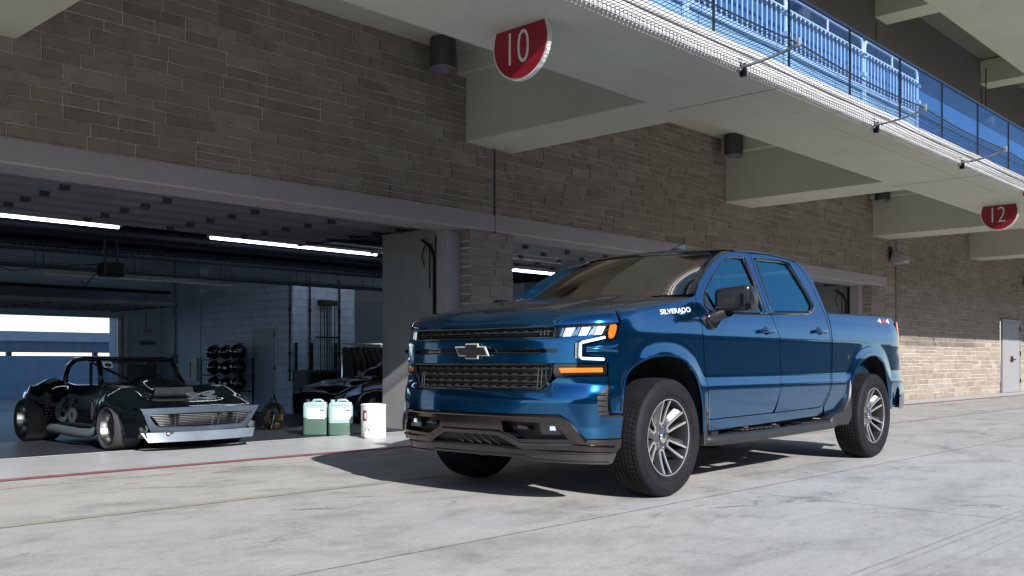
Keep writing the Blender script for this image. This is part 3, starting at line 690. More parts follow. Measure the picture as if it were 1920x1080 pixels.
# wall pipes and cord reel rack on the store room front
for i,x in enumerate((10.09,10.53,11.20)):
    o_=(x,14.97,0); b=MB(); b.tube([(0,0,.62 if i==0 else .3),(0,0,2.5)],.018,8)
    for z in(.8,1.1,1.9): b.lathe([(.018,-.03),(.03,-.03),(.03,.03),(.018,.03)],(0,0,z),'z',8)
    if i==0: b.tube([(-.06,-.02,.62),(.06,-.02,.62)],.01,6)
    p_=b.build('wall_pipe','pipedark',None,smooth=40); p_.location=o_; tag(p_,['thin dark pipe at the corner of the block store room','dark pipe left of the hanging hoses','dark pipe right of the hanging hoses'][i],'pipe','vertical pipes on the store room')
o_=(10.88,14.95,2.05); t=empty('hose_drop',o_,0,'dark box with a cluster of hanging hoses on the store room front','hose reel')
b=MB(); b.box((-.20,-.1,-.05),(.20,.0,.05)); b.build('housing','darkmetal',t,bevel=.01)
for k,x in enumerate((-.16,-.08,-.03,.0,.04,.08,.16)):
    b=MB(); b.tube([(x,-.05,-.05),(x+.01*math.sin(k),-.05,-.5),(x*1.05,-.05,-1.25)],.009,6); b.build('hose','darkmetal',t,smooth=True)
b=MB(); b.box((-.28,-.06,-.66),(.28,-.045,-.63)); b.build('clip_rail','darkmetal',t)
for i,x in enumerate((10.22,10.56,11.1)):
    o_=(x,14.96,.75); b=MB(); b.box((-.02,-.03,0),(.02,.02,.55)); p_=b.build('power_post','darkmetal',None,bevel=.004); p_.location=o_; tag(p_,['short black power strip left on the store room front','short black power strip left of the hoses','short black power strip right of the hoses'][i],'power strip','short power strips')
# tool cabinet
o_=(10.75,14.6,0); t=empty('tool_cabinet',o_,0,'low dark equipment cabinet with controls behind the black car','cabinet')
b=MB(); b.box((-.62,-.1,.25),(.62,.35,.80)); b.build('case',mat('dark_slate_cabinet',(.03,.045,.06),.5),t,bevel=.01)
for i in range(3):
    b=MB(); b.box((-.54,-.115,.31+.16*i),(.0,-.102,.43+.16*i)); b.build('drawer','black',t)
b=MB(); b.box((-.6,-.05,0),(.6,.3,.25)); b.build('plinth','black',t)
# electrical panel
# ------------------------------------------------------------------ things in the garage
o_=(10.16,18.52,.56); t=empty('electrical_panel',o_,0,'white electrical panel with a black slot on the wall left of the helmets','electrical panel')
b=MB(); b.box((-.05,-.17,0),(-.002,.17,.47)); b.build('box','tubeoff',t,bevel=.008)
b=MB(); b.box((-.058,.05,.06),(-.051,.085,.40)); b.build('slot','darkmetal',t)
o_=(9.83,19.98,1.61); t=empty('exit_sign',o_,0,'faint exit sign with red letters on the rear wall','exit sign')
b=MB(); b.box((-.17,-.03,-.07),(.17,0,.07)); b.build('plate','intwall',t,bevel=.004)
text_mesh('lettering','EXIT','red',t,lambda a,q,e:(a*.20+.04,-.032-e,q*.09),.002)
b=MB(); b.tube([(0,-.01,.07),(0,-.01,.8)],.01,6); b.build('conduit','pipe',t)
o_=(9.85,19.98,1.35); b=MB(); b.box((-.18,-.05,-.03),(.18,0,.05)); p_=b.build('emergency_light','pipe',None,bevel=.01); p_.location=o_; tag(p_,'grey twin emergency light below the exit sign','emergency light')
b=MB(); b.tube([(0,0,.2),(0,0,3.4)],.03,8); b.box((-.07,-.06,.9),(.07,.02,1.1)); p_=b.build('conduit_drop','pipe',None,smooth=40); p_.location=(10.12,19.3,0); tag(p_,'grey conduit with a switch box on the rear side wall','conduit')
# helmet rack on the store room wall
RO=(9.93,16.85,0); rk=empty('helmet_rack',RO,0,'black metal rack of three shelves beside the pale flush door','rack')
b=MB()
for y in(-.66,.70):
    for x in(-.16,.16): b.box((x-.012,y-.012,0),(x+.012,y+.012,1.04))
for y in(-.2,.25): b.box((.14,y-.008,0),(.156,y+.008,1.04))
b.build('upright','darkmetal',rk)
for z in(.40,.70,1.0):
    b=MB(); b.box((-.17,-.67,z-.012),(.17,.71,z)); b.box((-.175,-.67,z-.025),(-.165,.71,z+.004)); b.build('shelf','darkmetal',rk)
pos=['left','middle','right']; rows=['bottom','middle','top']; looks={(0,0):'matt',(0,1):'small',(0,2):'wide',(1,0):'glossy',(1,1):'plain',(1,2):'streaked',(2,0):'round',(2,1):'pale trimmed',(2,2):'large'}
def helmet(r,c):
    z=(.40,.70,1.0)[r]; y=(17.33,16.88,16.43)[c]; sc=(1.0,.97,1.08)[c]*(.98 if r else .92)
    t=empty('helmet',(9.93,y,z),R(180+rnd.uniform(-35,35)),'black %s racing helmet at the %s of the %s shelf'%(looks[(r,c)],pos[c],rows[r]),'helmet','racing helmets on the rack')
    def fn(d):
        k=1
        if d.z<-.3: k*=.95
        if d.x>.5 and d.z<-.1: k*=1.08
        return k
    b=MB(); b.sphere((0,0,.135*sc),.14*sc,24,16,(1.12,.98,1.0),fn); b.build('shell','gloss',t,smooth=True)
    def vz(u,v):
        a=R(-62)+R(124)*u; ph=R(-12)+R(34)*v; q=.1475*sc
        return (q*1.10*math.cos(ph)*math.cos(a),q*.98*math.cos(ph)*math.sin(a),.135*sc+q*math.sin(ph))
    b=MB(); b.grid(12,6,vz); b.build('visor',mat('smoke_visor',(.04,.05,.06),.05,0,var=0,coat=1) if 'smoke' not in M else M['smoke'],t,smooth=True)
    b=MB(); b.box((-.10*sc,-.02,.270*sc),(.02,.02,.29*sc)); b.sphere((.12*sc,0,.05*sc),.03,10,8,(.6,2,.6)); b.build('vent','black',t,bevel=.006,smooth=30)
    s=MB()
    for a in(-1,1): s.lathe([(0,.003),(.025,.002),(.028,-.004)],(.03,a*.142*sc,.14*sc),'y',12)
    s.build('pivot','steel',t)
M['smoke']=mat('smoke_visor',(.03,.035,.04),.05,0,var=0,coat=1)
for r in range(3):
    for c in range(3): helmet(r,c)
# cable reel on the floor
RE=(7.62,11.7,0); t=empty('hose_reel',RE,R(8),'yellow brown cable reel on a black tube stand on the garage floor','hose reel')
b=MB(); b.tube([(-.15,-.14,.012),(.15,-.14,.012),(.15,.14,.012),(-.15,.14,.012)],.012,8,closed=True)
for x in(-.13,.13): b.tube([(x,-.10,.015),(x*.25,-.05,.20),(x*.25,-.05,.22)],.010,8)
for x in(-.13,.13): b.tube([(x,.10,.015),(x*.25,.05,.20)],.010,8)
b.tube([(-.05,.0,.30),(-.05,0,.40),(-.03,0,.44),(.03,0,.44),(.05,0,.40),(.05,0,.30)],.009,8); b.build('stand','darkmetal',t,smooth=40)
b=MB()
for k,(rr,yy) in enumerate([(.125,-.03),(.13,-.012),(.13,.008),(.125,.026),(.145,-.02),(.148,0),(.145,.02)]):
    b.tube([(rr*math.cos(a),yy,.20+rr*1.12*math.sin(a)) for a in [2*math.pi*i/36 for i in range(36)]],.0115,6,closed=True)
b.build('coiled_cable',mat('ochre_cable',(.055,.034,.012),.5),t,smooth=True)
b=MB()
for y in(-.05,.05):
    b.tube([(.155*math.cos(a),y,.20+.175*math.sin(a)) for a in [2*math.pi*i/36 for i in range(36)]],.007,6,closed=True)
    for k in range(6): a=k*math.pi/3+.2; b.tube([(0,y,.2),(.155*math.cos(a),y,.2+.175*math.sin(a))],.005,5)
b.tube([(0,-.07,.2),(0,.07,.2)],.03,10); b.build('wheel_frame','darkmetal',t,smooth=40)
b=MB(); b.tube([(.10,.0,.09),(.16,-.02,.02),(.30,-.05,.008),(.42,-.12,.008)],.008,6); b.build('loose_cable','darkmetal',t,smooth=True)
# jerry cans
def can_(x,y,rz,fill,label):
    t=empty('jerry_can',(x,y,0.005),rz,label,'jerry can','translucent jerry cans by the bay threshold')
    def body(z0,z1,ins,rim=.035):
        vs=[];prof=[(z0,ins+.014),(z0+.012,ins),(z1-.012,ins),(z1,ins+.002)]
        pts=[]
        W,D=.155-0,.115
        def ring(i):
            r=rim; o=[]
            for cx,cy,a0 in((W-r,D-r,0),(-W+r,D-r,90),(-W+r,-D+r,180),(W-r,-D+r,270)):
                for k in range(5): a=R(a0+90*k/4); o.append((cx+(r-i)*math.cos(a)-0,cy+(r-i)*math.sin(a)))
            return o
        b=MB(); n=20; V=[]
        for z,i in prof: V+=[(x_,y_,z) for x_,y_ in ring(i)]
        F=[(a*n+k,a*n+(k+1)%n,(a+1)*n+(k+1)%n,(a+1)*n+k) for a in range(len(prof)-1) for k in range(n)]
        F+=[tuple(range(n))[::-1],tuple(range((len(prof)-1)*n,len(prof)*n))]
        return b.add(V,F)
    b=body(.0,fill,.0); o=b.build('liquid_filled_base','canliq',t,smooth=30)
    b=body(fill+.0005,.385,.0)
    # sloping shoulder
    b.prism([(-.150,.385),(.150,.385),(.135,.425),(.05,.43),(-.02,.432),(-.06,.43),(-.14,.418)],'y',-.098,.098); o=b.build('body','canbody',t,bevel=.006,smooth=35,seg=2)
    b=MB(); b.lathe([(0,.03),(.028,.03),(.03,0),(.03,-.01)],(-.10,0,.428),'z',16); b.build('cap',M['canbody'] if fill<.2 else M['black'],t,smooth=30)
    b=MB(); b.tube([(-.04,0,.425),(-.03,0,.45),(.06,0,.455),(.10,0,.43)],.013,8); b.build('handle','canbody',t,smooth=True)
    b=MB(); b.box((-.095,-.1165,.215),(.120,-.1155,.345)); b.build('sheet_label','paper',t)
    b=MB(); b.box((-.085,-.1175,.318),(.045,-.1166,.322)); b.box((.06,-.1175,.316),(.118,-.1166,.336)); b.box((-.085,-.1175,.296),(.11,-.1166,.306)); 
    for k in range(4): b.box((-.085,-.1175,.280-.012*k),(-.02+.02*(k%2),-.1166,.2825-.012*k))
    b.build('printed_lines','inkblue',t)
m,N,L,p=newmat('green_fluid_in_plastic'); setp(p,color=(.05,.095,.072),rough=.3,coat=.3); M['canliq']=m
m,N,L,p=newmat('milky_plastic'); setp(p,color=(.25,.36,.37),rough=.3,coat=.3); M['canbody']=m
M['paper']=mat('white_paper_label',(.75,.77,.78),.6,var=.03); M['inkblue']=mat('dark_ink',(.03,.04,.09),.6,var=0)
can_(7.42,10.42,R(-40),.215,'left jerry can, half full of green fluid, beside the black car')
can_(7.62,10.16,R(-36),.15,'right jerry can, a third full of green fluid, nearer the white drum')
# white drum
DO=(7.67,9.55,.004); t=empty('waste_drum',DO,0,'white square shouldered drum with hazard diamond and tap at the bay threshold','drum')
b=MB(); b.lathe([(0,0),(.148,0),(.155,.01),(.155,.395),(.160,.40),(.160,.415),(.150,.42),(.150,.405),(0,.402)],(0,0,0),'z',40); b.build('body','drumwhite' if 'drumwhite' in M else mat('white_drum_enamel',(.62,.63,.62),.35,var=.06),t,smooth=30)
b=MB(); b.tube([(-.14,-.05,.065),(-.20,-.09,.065)],.018,10); b.tube([(-.20,-.09,.025),(-.20,-.09,.095)],.02,10); b.box((-.215,-.105,.085),(-.185,-.075,.105)); b.build('tap',mat('grey_tap',(.45,.45,.44),.4),t,smooth=35)
def ondrum(a0,z0,dr=.1565):
    def f(a,q,e): th=a0+a; return (( dr+e)*math.cos(th),(dr+e)*math.sin(th),z0+q)
    return f
va=math.atan2(-9.55,-7.67)
b=MB(); g=ondrum(va-.78,.28); b.grid(8,3,lambda u,v:g((u-.5)*.42,(v-.5)*.13,0)); b.build('red_label','redlabel' if 'redlabel' in M else mat('crimson_label',(.25,.01,.06),.5),t,fixn=False)
b=MB(); g=ondrum(va-.70,.28,.158); b.grid(5,3,lambda u,v:g((u-.5)*.14,(v-.5)*.07,0)); b.build('label_patch','paper',t,fixn=False)
g=ondrum(va-.36,.115)
b=MB()
for k in range(4):
    a0,a1=math.pi/2*k,math.pi/2*(k+1); P=[]
    for i in range(9):
        q=i/8; x=math.cos(a0)*(1-q)+math.cos(a1)*q; y=math.sin(a0)*(1-q)+math.sin(a1)*q; P.append(g(x*.34,y*.055,.001))
    b.tube(P,.0022,4)
b.build('hazard_diamond','inkblue',t)
b=MB(); b.tube([g(-.06,-.018,.001),g(-.06,.015,.001)],.004,4).tube([g(-.10,.016,.001),g(-.02,.004,.001)],.003,4).tube([g(-.10,-.020,.001),g(.08,-.020,.001)],.004,4).tube([g(.08,-.02,.001),g(.08,-.005,.001)],.004,4); b.build('hazard_symbol','inkblue',t)
# ------------------------------------------------------------------ generic lofted car shell
def car_shell(xs,hw,zsh,zmid,zbot,top,nt=22):
    def sec(x):
        w=hw(x); pts=[]
        zb=min(zbot(x),zsh(x)-.02); zm=max(zmid(x),zb+.01); zs=zsh(x)
        for k in range(5): q=k/4; pts.append((w*(.955+.045*math.sin(q*math.pi/2)) if zb<zm else w,zb+(zm-zb)*q))
        for k in range(1,6): q=k/5; pts.append((w*(1-.05*q*q),zm+(zs-zm)*q))
        for k in range(1,nt+1):
            q=k/nt; y=w*.95*(1-q); pts.append((y,top(x,y)+(zs-top(x,w*.95))*(1-min(1,q*6))**2))
        return pts
    b=MB(); S=[sec(x) for x in xs]; n=len(S[0])
    for sg in(1,-1):
        V=[(x,sg*y,z) for x,s in zip(xs,S) for y,z in s]
        F=[(i*n+j,(i+1)*n+j,(i+1)*n+j+1,i*n+j+1) for i in range(len(xs)-1) for j in range(n-1)]
        b.add(V,F)
    return b,S
def lp(T):
    T=sorted(T)
    def f(x):
        if x<=T[0][0]: return T[0][1]
        for (a,va),(c,vc) in zip(T,T[1:]):
            if x<=c:
                t=(x-a)/(c-a); t=t*t*(3-2*t); return va+(vc-va)*t
        return T[-1][1]
    return f
# race car: local x forward (out of the bay), y left
RC=(5.38,10.25,0); rc=empty('race_car',RC,R(-90),'black vintage race car with silver nose and faded number 66 in the garage','race car')
M['rcpaint']=mat('black_green_car_paint',(.003,.005,.006),.10,0,var=.2,nscale=2,coat=1)
M['rcsilver']=mat('brushed_silver_nose',(.075,.10,.135),.35,.45,var=.18,nscale=5)
M['rcsplit']=mat('pale_splitter',(.15,.18,.22),.4,.3,var=.15,nscale=5)
M['rcgrey']=mat('faded_grey_roundel',(.055,.068,.08),.5,var=.15,nscale=9)
FX,RX=0.0,-1.95
def arch(x):
    z=.15
    for cx,r in((FX,.285),(RX,.30)):
        d=abs(x-cx)
        if d<r: z=max(z,.20+math.sqrt(r*r-d*d))
    return z
hwf=lp([(.62,.655),(.5,.70),(.25,.76),(0,.80),(-.3,.75),(-.6,.67),(-1.3,.68),(-1.6,.78),(-1.95,.86),(-2.3,.80),(-2.62,.66)])
zshf=lp([(.62,.455),(.4,.50),(.15,.58),(0,.60),(-.3,.56),(-.7,.56),(-1.3,.58),(-1.7,.64),(-1.95,.66),(-2.3,.58),(-2.62,.50)])
def rctop(x,y):
    hood=lp([(.62,.462),(.3,.53),(0,.60),(-.4,.66),(-.72,.69),(-1.9,.66),(-2.62,.52)])(x)
    bf=math.exp(-((x-.0)/.34)**2)*.085+math.exp(-((x+1.95)/.36)**2)*.10
    return hood+bf*math.exp(-((abs(y)-.58)/.15)**2)-.06*max(0,abs(y)/.7-.75)
xs=[.62-.0475*i for i in range(69)]
b,S=car_shell(xs,hwf,zshf,lambda x:min(.42,zshf(x)-.03),arch,rctop)
bodyo=b.build('body','rcpaint',rc,smooth=50,weld=True)
# inner dark tub + floor
b=MB(); b.box((-2.5,-.60,.14),(.45,.60,.44)); b.build('floor_tub','shell',rc)
# nose: silver skin with grille opening, angled splitter
def nx_(y): return .62+.11*(1-(abs(y)/.70)**2.4)
def nosefn(y,z):
    k=(z-.20)/.26; x=nx_(y)-.075*max(0,1-k)**1.3
    return Vector((x,y*(.90+.10*k),z))
gh_=[(-.600,.400),(-.30,.408),(0,.412),(.30,.408),(.600,.400),(.622,.375),(.575,.285),(.52,.258),(0,.250),(-.52,.258),(-.575,.285),(-.622,.375)]
nn=panel('nose_skin',[(-.70,.462),(-.35,.470),(0,.472),(.35,.470),(.70,.462),(.69,.44),(.655,.30),(.62,.205),(0,.195),(-.62,.205),(-.655,.30),(-.69,.44)],'rcsilver',rc,fn=nosefn,holes=[gh_],step=.04,depth=.03,outs=1)
panel('grille_recess',[(-.60,.40),(.60,.40),(.52,.255),(-.52,.255)],'black',rc,fn=nosefn,off=-.05,depth=0,outs=1)
for k in range(7):
    z=.390-.0180*k; w_=.602-.013*k; b=MB(); b.tube([nosefn(-w_+2*w_*i/24,z)-Vector((.018,0,0)) for i in range(25)],.0042,6); b.build('grille_bar','chrome',nn,smooth=True)
for y in(-.35,.10,.18,.44):
    b=MB(); b.tube([nosefn(y,.38)-Vector((.028,0,0)),nosefn(y,.27)-Vector((.028,0,0))],.007,5); b.build('grille_brace','rcsilver',nn)
b=MB(); b.grid(25,3,lambda u,v:(.40+(nx_(-.70+1.4*u)-.40)*v,-.70+1.4*u,.474+.0*v-.010*(abs(2*u-1))**2)); b.build('nose_top','rcpaint',rc,smooth=True)
b=MB(); b.grid(25,4,lambda u,v:(nx_(-.66+1.32*u)-.06+.05*v,(-.66+1.32*u)*(1.02-.09*v),.208-.098*v)); b.grid(25,2,lambda u,v:(nx_(-.66+1.32*u)-.01-.14*v,(-.66+1.32*u)*.93,.1095)); b.build('splitter','rcsplit',rc,smooth=30)
for sg in(-1,1):
    b=MB(); b.lathe([(0,.01),(.04,.005),(.045,-.02)],(.56,sg*.63,.25),'x',16); b.build('brake_duct','rcgrey',rc,smooth=True)
b=MB(); b.tube([(.60,-.42,.20),(.66,-.42,.20),(.66,-.36,.20)],.012,6); b.sphere((.67,-.42,.195),.02,8,6); b.build('tow_hook','steel',rc,smooth=True)
b=MB()
for y in(-.36,-.18,0,.18,.36): b.tube([(.64,y,.215),(.665,y,.215)],.006,6)
b.build('rivet','steel',rc)
# hood scoop
def sc_(u,v):
    x=-.62+.62*u; w=(.20+.07*u); a=math.pi*v; h=.115*(math.sin(a)**.45 if math.sin(a)>0 else 0)*(1-.25*u**4)
    return (x,-w*math.cos(a)*(1 if True else 1),rctop(x,0)-.01+h)
b=MB(); b.grid(14,20,sc_); b.build('hood_scoop','rcpaint',rc,smooth=60)
b=MB(); b.prism([(-.255,.57),(.255,.57),(.22,.665),(-.22,.665)],'x',-.005,.012); b.build('scoop_mouth','shell',rc,bevel=.01)
# nose emblem (crossed)
b=MB(); b.prism([(-.05,-.012),(-.005,0),(-.05,.012)],'z',.565,.573); b.prism([(.05,-.012),(.005,0),(.05,.012)],'z',.565,.573); b.build('hood_badge','chrome',rc); 
# 66 roundel numbers on hood and flank
def flank_y(z,x): 
    w=hwf(x); return -(w+.004)
text_mesh('hood_number','66','rcgrey',rc,lambda a,q,e:(.14+q*.20,a*.36+.26,rctop(.14+q*.20,a*.36+.26)+.004+e),.001,bold=.03)
text_mesh('door_number','66','rcgrey',rc,lambda a,q,e:(-1.22+a*.46,-(hwf(-1.22+a*.46)+.006+e),.395+q*.30),.001,bold=.03)
text_mesh('door_number','66','rcgrey',rc,lambda a,q,e:(-1.0-a*.40,(hwf(-1.0-a*.40)+.006+e),.405+q*.27),.001,bold=.03)
# fender vents and rivets
for sg in(-1,1):
    b=MB()
    for k in range(4): b.box((-.42-.07*k,sg*(hwf(-.45-.07*k)+.0)-.006,.30),(-.39-.07*k,sg*(hwf(-.45-.07*k))+.006,.50),None)
    b.build('fender_louvre','black',rc)
    b=MB(); b.grid(4,3,lambda u,v:(-.10+.16*u,sg*(.50+.12*v),rctop(-.10+.16*u,.50+.12*v)+.004)); b.build('fender_decal','rcgrey',rc,fixn=False)
    b=MB(); b.grid(4,3,lambda u,v:(-1.88+.16*u,sg*(.56+.14*v),rctop(-1.88+.16*u,.56+.14*v)+.004)); b.build('fender_decal','rcgrey',rc,fixn=False)
    b=MB()
    for k in range(9): 
        x=-1.60+.03*math.sin(k); z=.28+.035*k; b.sphere((x+.012*k*0,sg*(hwf(x)+.002),z),.006,6,4)
        b.sphere((x+.06,sg*(hwf(x+.06)+.002),z),.006,6,4)
    b.build('rivet','steel',rc)
    # exhaust side pipe
    b=MB(); b.tube([(-.42,sg*.60,.24),(-.55,sg*.70,.16),(-.75,sg*.74,.15),(-1.55,sg*.74,.17)],[.045,.05,.055,.055],12); b.build('side_pipe',M['rcgrey'],rc,smooth=True)
# windshield, frame, roof, roll hoop
b=MB()
def wf(u,v): y=-.50+1.0*u; return (-.72+.10*(1-(y/.5)**2)-.24*v, y*(1-.10*v), .70+.285*v)
b.grid(17,6,wf); b.build('windscreen','hazyglass',rc,smooth=True)
b=MB(); b.tube([wf(u/16,0) for u in range(17)],.014,6); b.tube([wf(u/16,1) for u in range(17)],.022,8); b.tube([wf(0,v/5) for v in range(6)],.026,8); b.tube([wf(1,v/5) for v in range(6)],.020,8); b.build('windscreen_frame','rcpaint',rc,smooth=True)
b=MB(); b.grid(13,9,lambda u,v:(-.93-.72*v,(-.45+.9*u),.990+.02*math.sin(math.pi*v)-.02*(2*u-1)**2)); b.grid(13,9,lambda u,v:(-.93-.72*v,(-.45+.9*u),.955+.02*math.sin(math.pi*v)-.02*(2*u-1)**2)); b.build('roof','rcpaint',rc,smooth=True)
for sg in(-1,1):
    b=MB(); b.tube([(-.95,sg*.455,.975),(-1.30,sg*.47,.985),(-1.52,sg*.475,.97),(-1.66,sg*.49,.90),(-1.72,sg*.50,.78),(-1.74,sg*.50,.66)],.030,10); b.tube([(-.93,sg*.45,.98),(-.84,sg*.47,.84),(-.76,sg*.50,.68)],.028,10); b.build('side_frame','rcpaint',rc,smooth=True)
b=MB(); b.tube([(-1.25,-.40,.60),(-1.25,-.40,.93),(-1.25,-.30,.955),(-1.25,.30,.955),(-1.25,.40,.93),(-1.25,.40,.60)],.02,8); b.tube([(-1.25,-.36,.93),(-1.25,.30,.62)],.015,8); b.build('roll_cage','darkmetal',rc,smooth=True)
b=MB(); b.box((-1.30,.05,.45),(-1.18,.36,.92)); b.box((-1.22,.08,.42),(-.85,.34,.52)); b.build('seat','fabric',rc,bevel=.03,smooth=30,seg=3)
b=MB(); b.tube([(-.86,.20+.11*math.cos(a),.70+.10*math.sin(a)) for a in [2*math.pi*i/20 for i in range(20)]],.010,6,closed=True); b.build('steering_wheel','black',rc,smooth=True)
b=MB(); b.lathe([(0,0),(.03,.004),(.03,.03),(0,.035)],(-.74,-.52,.76),'x',12); b.build('mirror','black',rc,smooth=True)
b=MB(); b.add([(-.838,-.44,.885),(-.838,-.33,.885),(-.875,-.33,.945),(-.875,-.44,.945)],[(0,1,2,3)]); b.v=[(x+.022,y,z) for x,y,z in b.v]; b.build('screen_sticker','paper',rc,fixn=False)
b=MB(); b.lathe([(0,0),(.04,0)],(0,0,0),'x',20); b.v=[(-.8345+.0-(z_)*.52,-.385+y*1.0,.915+z_*.55) for x,y,z_ in b.v]; b.v=[(x+.012,y,z) for x,y,z in b.v]; b.build('sticker_roundel','inkblue',rc,fixn=False)
b=MB(); b.prism([(-2.60,.50),(-2.66,.515),(-2.74,.50),(-2.70,.33),(-2.62,.28)],'y',-.62,.62); b.build('tail_panel','rcsilver',rc,bevel=.01)
def slick(cx,cy,r,wd,sg,label=None):
    wh=empty('wheel',(cx,cy,r)); wh.parent=rc
    h=wd/2; rr=r*.73
    b=MB(); b.lathe([(rr,h*.80),(rr+.012,h*.94),(r*.82,h*1.02),(r*.95,h*.97),(r*.992,h*.86),(r,h*.6),(r,-h*.6),(r*.99,-h*.86),(r*.9,-h),(rr,-h*.8)],(0,0,0),'y',48); b.build('tyre','slick',wh,smooth=30)
    b=MB(); o=-sg
    b.lathe([(rr+.002,sg*h*.86),(rr-.012,sg*h*.90),(rr-.020,sg*h*.80),(rr-.035,sg*h*.60),(rr-.04,sg*h*.45),(rr-.055,sg*h*.42),(rr-.06,sg*h*.1),(.05,sg*h*.0),(.045,sg*h*.2),(0,sg*h*.22)],(0,0,0),'y',40); b.build('rim','steel',wh,smooth=25)
    b=MB()
    for k in range(5): a=2*math.pi*k/5; b.tube([(.03*math.cos(a),sg*h*.15,.03*math.sin(a)),(.03*math.cos(a),sg*h*.3,.03*math.sin(a))],.006,6)
    b.build('lug_nut','steel',wh)
    return wh
for sg in(-1,1):
    w1=slick(FX,sg*.635,.243,.30,sg); w2=slick(RX,sg*.735,.255,.40,sg)

# ------------------------------------------------------------------ black coupe deep in the garage
BC=(10.45,12.35,0); bc=empty('sports_coupe',BC,R(180),'black low sports coupe in deep shadow behind the jerry cans','car')
M['bcpaint']=mat('pure_black_paint',(.003,.003,.004),.08,0,var=0,coat=1)
bw_=lp([(1.70,.55),(1.5,.64),(1.1,.68),(-1.2,.70),(-1.6,.64),(-1.72,.55)]); bs_=lp([(1.70,.46),(1.4,.58),(1.0,.66),(.4,.70),(-1.2,.74),(-1.72,.66)])
def barch(x):
    z=.14
    for cx in(1.02,-1.05):
        d=abs(x-cx)
        if d<.285: z=max(z,.20+math.sqrt(.285**2-d*d))
    return z
xs=[1.70-.06*i for i in range(58)]
b,S=car_shell(xs,bw_,bs_,lambda x:min(.48,bs_(x)-.05),barch,lambda x,y:bs_(x)+.03-.05*(y/.6)**2)
b.build('body','bcpaint',bc,smooth=50,weld=True)
b=MB(); b.box((-1.65,-.5,.12),(1.6,.5,.5)); b.build('underbody','shell',bc)
gh=lp([(.62,.0),(.35,.16),(.0,.33),(-.4,.375),(-.9,.30),(-1.3,.12),(-1.5,.0)])
b=MB(); b.grid(26,15,lambda u,v:(.62-2.12*u,(-1+2*v)*.56*(1-.28*gh(.62-2.12*u)/.375),.70+gh(.62-2.12*u)*(1-abs(-1+2*v)**6))); b.build('greenhouse','bcpaint',bc,smooth=True)
b=MB(); 
for sg in(-1,1): b.grid(14,3,lambda u,v:(.20-1.0*u,sg*(.565-.12*v),.735+.19*v*(1-.3*abs(2*u-1)))); 
b.build('side_window','wsglass',bc,smooth=True)
for sg in(-1,1):
    b=MB(); b.prism([(1.30,.46),(1.55,.42),(1.60,.48),(1.40,.56),(1.28,.60)],'y',sg*.60-.03,sg*.60+.06); b.build('headlight','hlblue' if 'hlblue' in M else mat('dim_headlight',(.12,.25,.45),.15,.5,var=.4,nscale=20,coat=1),bc,bevel=.01)
    b=MB(); b.sphere((.30,sg*.66,.76),.06,12,8,(.7,1,.6)); b.build('mirror','bcpaint',bc,smooth=True)
    for x in(1.02,-1.05):
        wh=empty('wheel',(x,sg*.58,.245)); wh.parent=bc
        b=MB(); b.lathe([(.17,sg*.09),(.20,sg*.10),(.24,sg*.08),(.245,0),(.24,-sg*.08),(.17,-sg*.09)],(0,0,0),'y',32); b.build('tyre','rubber',wh,smooth=30)
        b=MB(); b.lathe([(.172,sg*.085),(.16,sg*.07),(.14,0),(0,.0)],(0,0,0),'y',24)
        for k in range(5): a=2*math.pi*k/5; b.tube([(0,sg*.07,0),(.165*math.cos(a),sg*.08,.165*math.sin(a))],.016,6)
        b.build('rim','wheelgrey',wh,smooth=30)
# clothes rail
CR=(11.35,13.9,0); t=empty('clothes_rail',CR,0,'chrome clothes rail packed with dark race suits behind the coupe','clothes rail')
b=MB(); b.tube([(-.9,0,0),(-.9,0,1.27),(.9,0,1.27),(.9,0,0)],.014,8); b.tube([(.0,0,1.27),(.0,0,1.10)],.012,8); b.build('rail','chrome',t,smooth=40)
for k in range(13):
    x=-.82+.135*k; s=MB(); w2=.05+.012*(k%3)
    s.grid(8,12,lambda u,v:(x+w2*math.cos(2*math.pi*v)*(.4+.6*min(1,u*4))*(1+.2*math.sin(7*v+k)),(.22*min(1,.35+u*2.2)*math.sin(2*math.pi*v)),1.22-.02*abs(math.sin(2*math.pi*v))*2-.72*u)); g_=s.build('garment',M['fabric'] if k%3 else M['black'],None,smooth=True); g_.location=CR; tag(g_,'dark race suit hanging from the chrome clothes rail','race suit','race suits hanging on the rail')
# ------------------------------------------------------------------ pickup truck (local x forward, y left, origin on the ground under the front axle)
M['boardm']=M['flap']; M['mirrorblack']=mat('mirror_black',(.010,.010,.011),.22,0,var=0)
TO=(5.698,4.834,0); tk=empty('pickup_truck',TO,R(181.5),'blue crew cab pickup truck parked outside the open garages','pickup truck')
PL=[(.985,0),(.980,.2),(.966,.4),(.938,.58),(.89,.74),(.81,.865),(.70,.945),(.57,.985),(.40,1.0)]
def _cr(p0,p1,p2,p3,t):
    return tuple(.5*((2*b)+(-a+c)*t+(2*a-5*b+4*c-d)*t*t+(-a+3*b-3*c+d)*t**3) for a,b,c,d in zip(p0,p1,p2,p3))
_pts=[]
_PP=[(PL[1][0],-PL[1][1])]+PL+[(.2,1.0)]
for i in range(1,len(_PP)-2):
    for k in range(12): _pts.append(_cr(_PP[i-1],_PP[i],_PP[i+1],_PP[i+2],k/12))
_pts.append(PL[-1])
_S=[0]
for a,b in zip(_pts,_pts[1:]): _S.append(_S[-1]+math.hypot(a[0]-b[0],a[1]-b[1]))
S1=_S[-1]; S0=S1+.40      # side: x = S0 - s
def lerp(T,z):
    if z<=T[0][0]: return T[0][1]
    for (a,va),(b,vb) in zip(T,T[1:]):
        if z<=b:
            t=(z-a)/(b-a); return va+(vb-va)*t
    return T[-1][1]
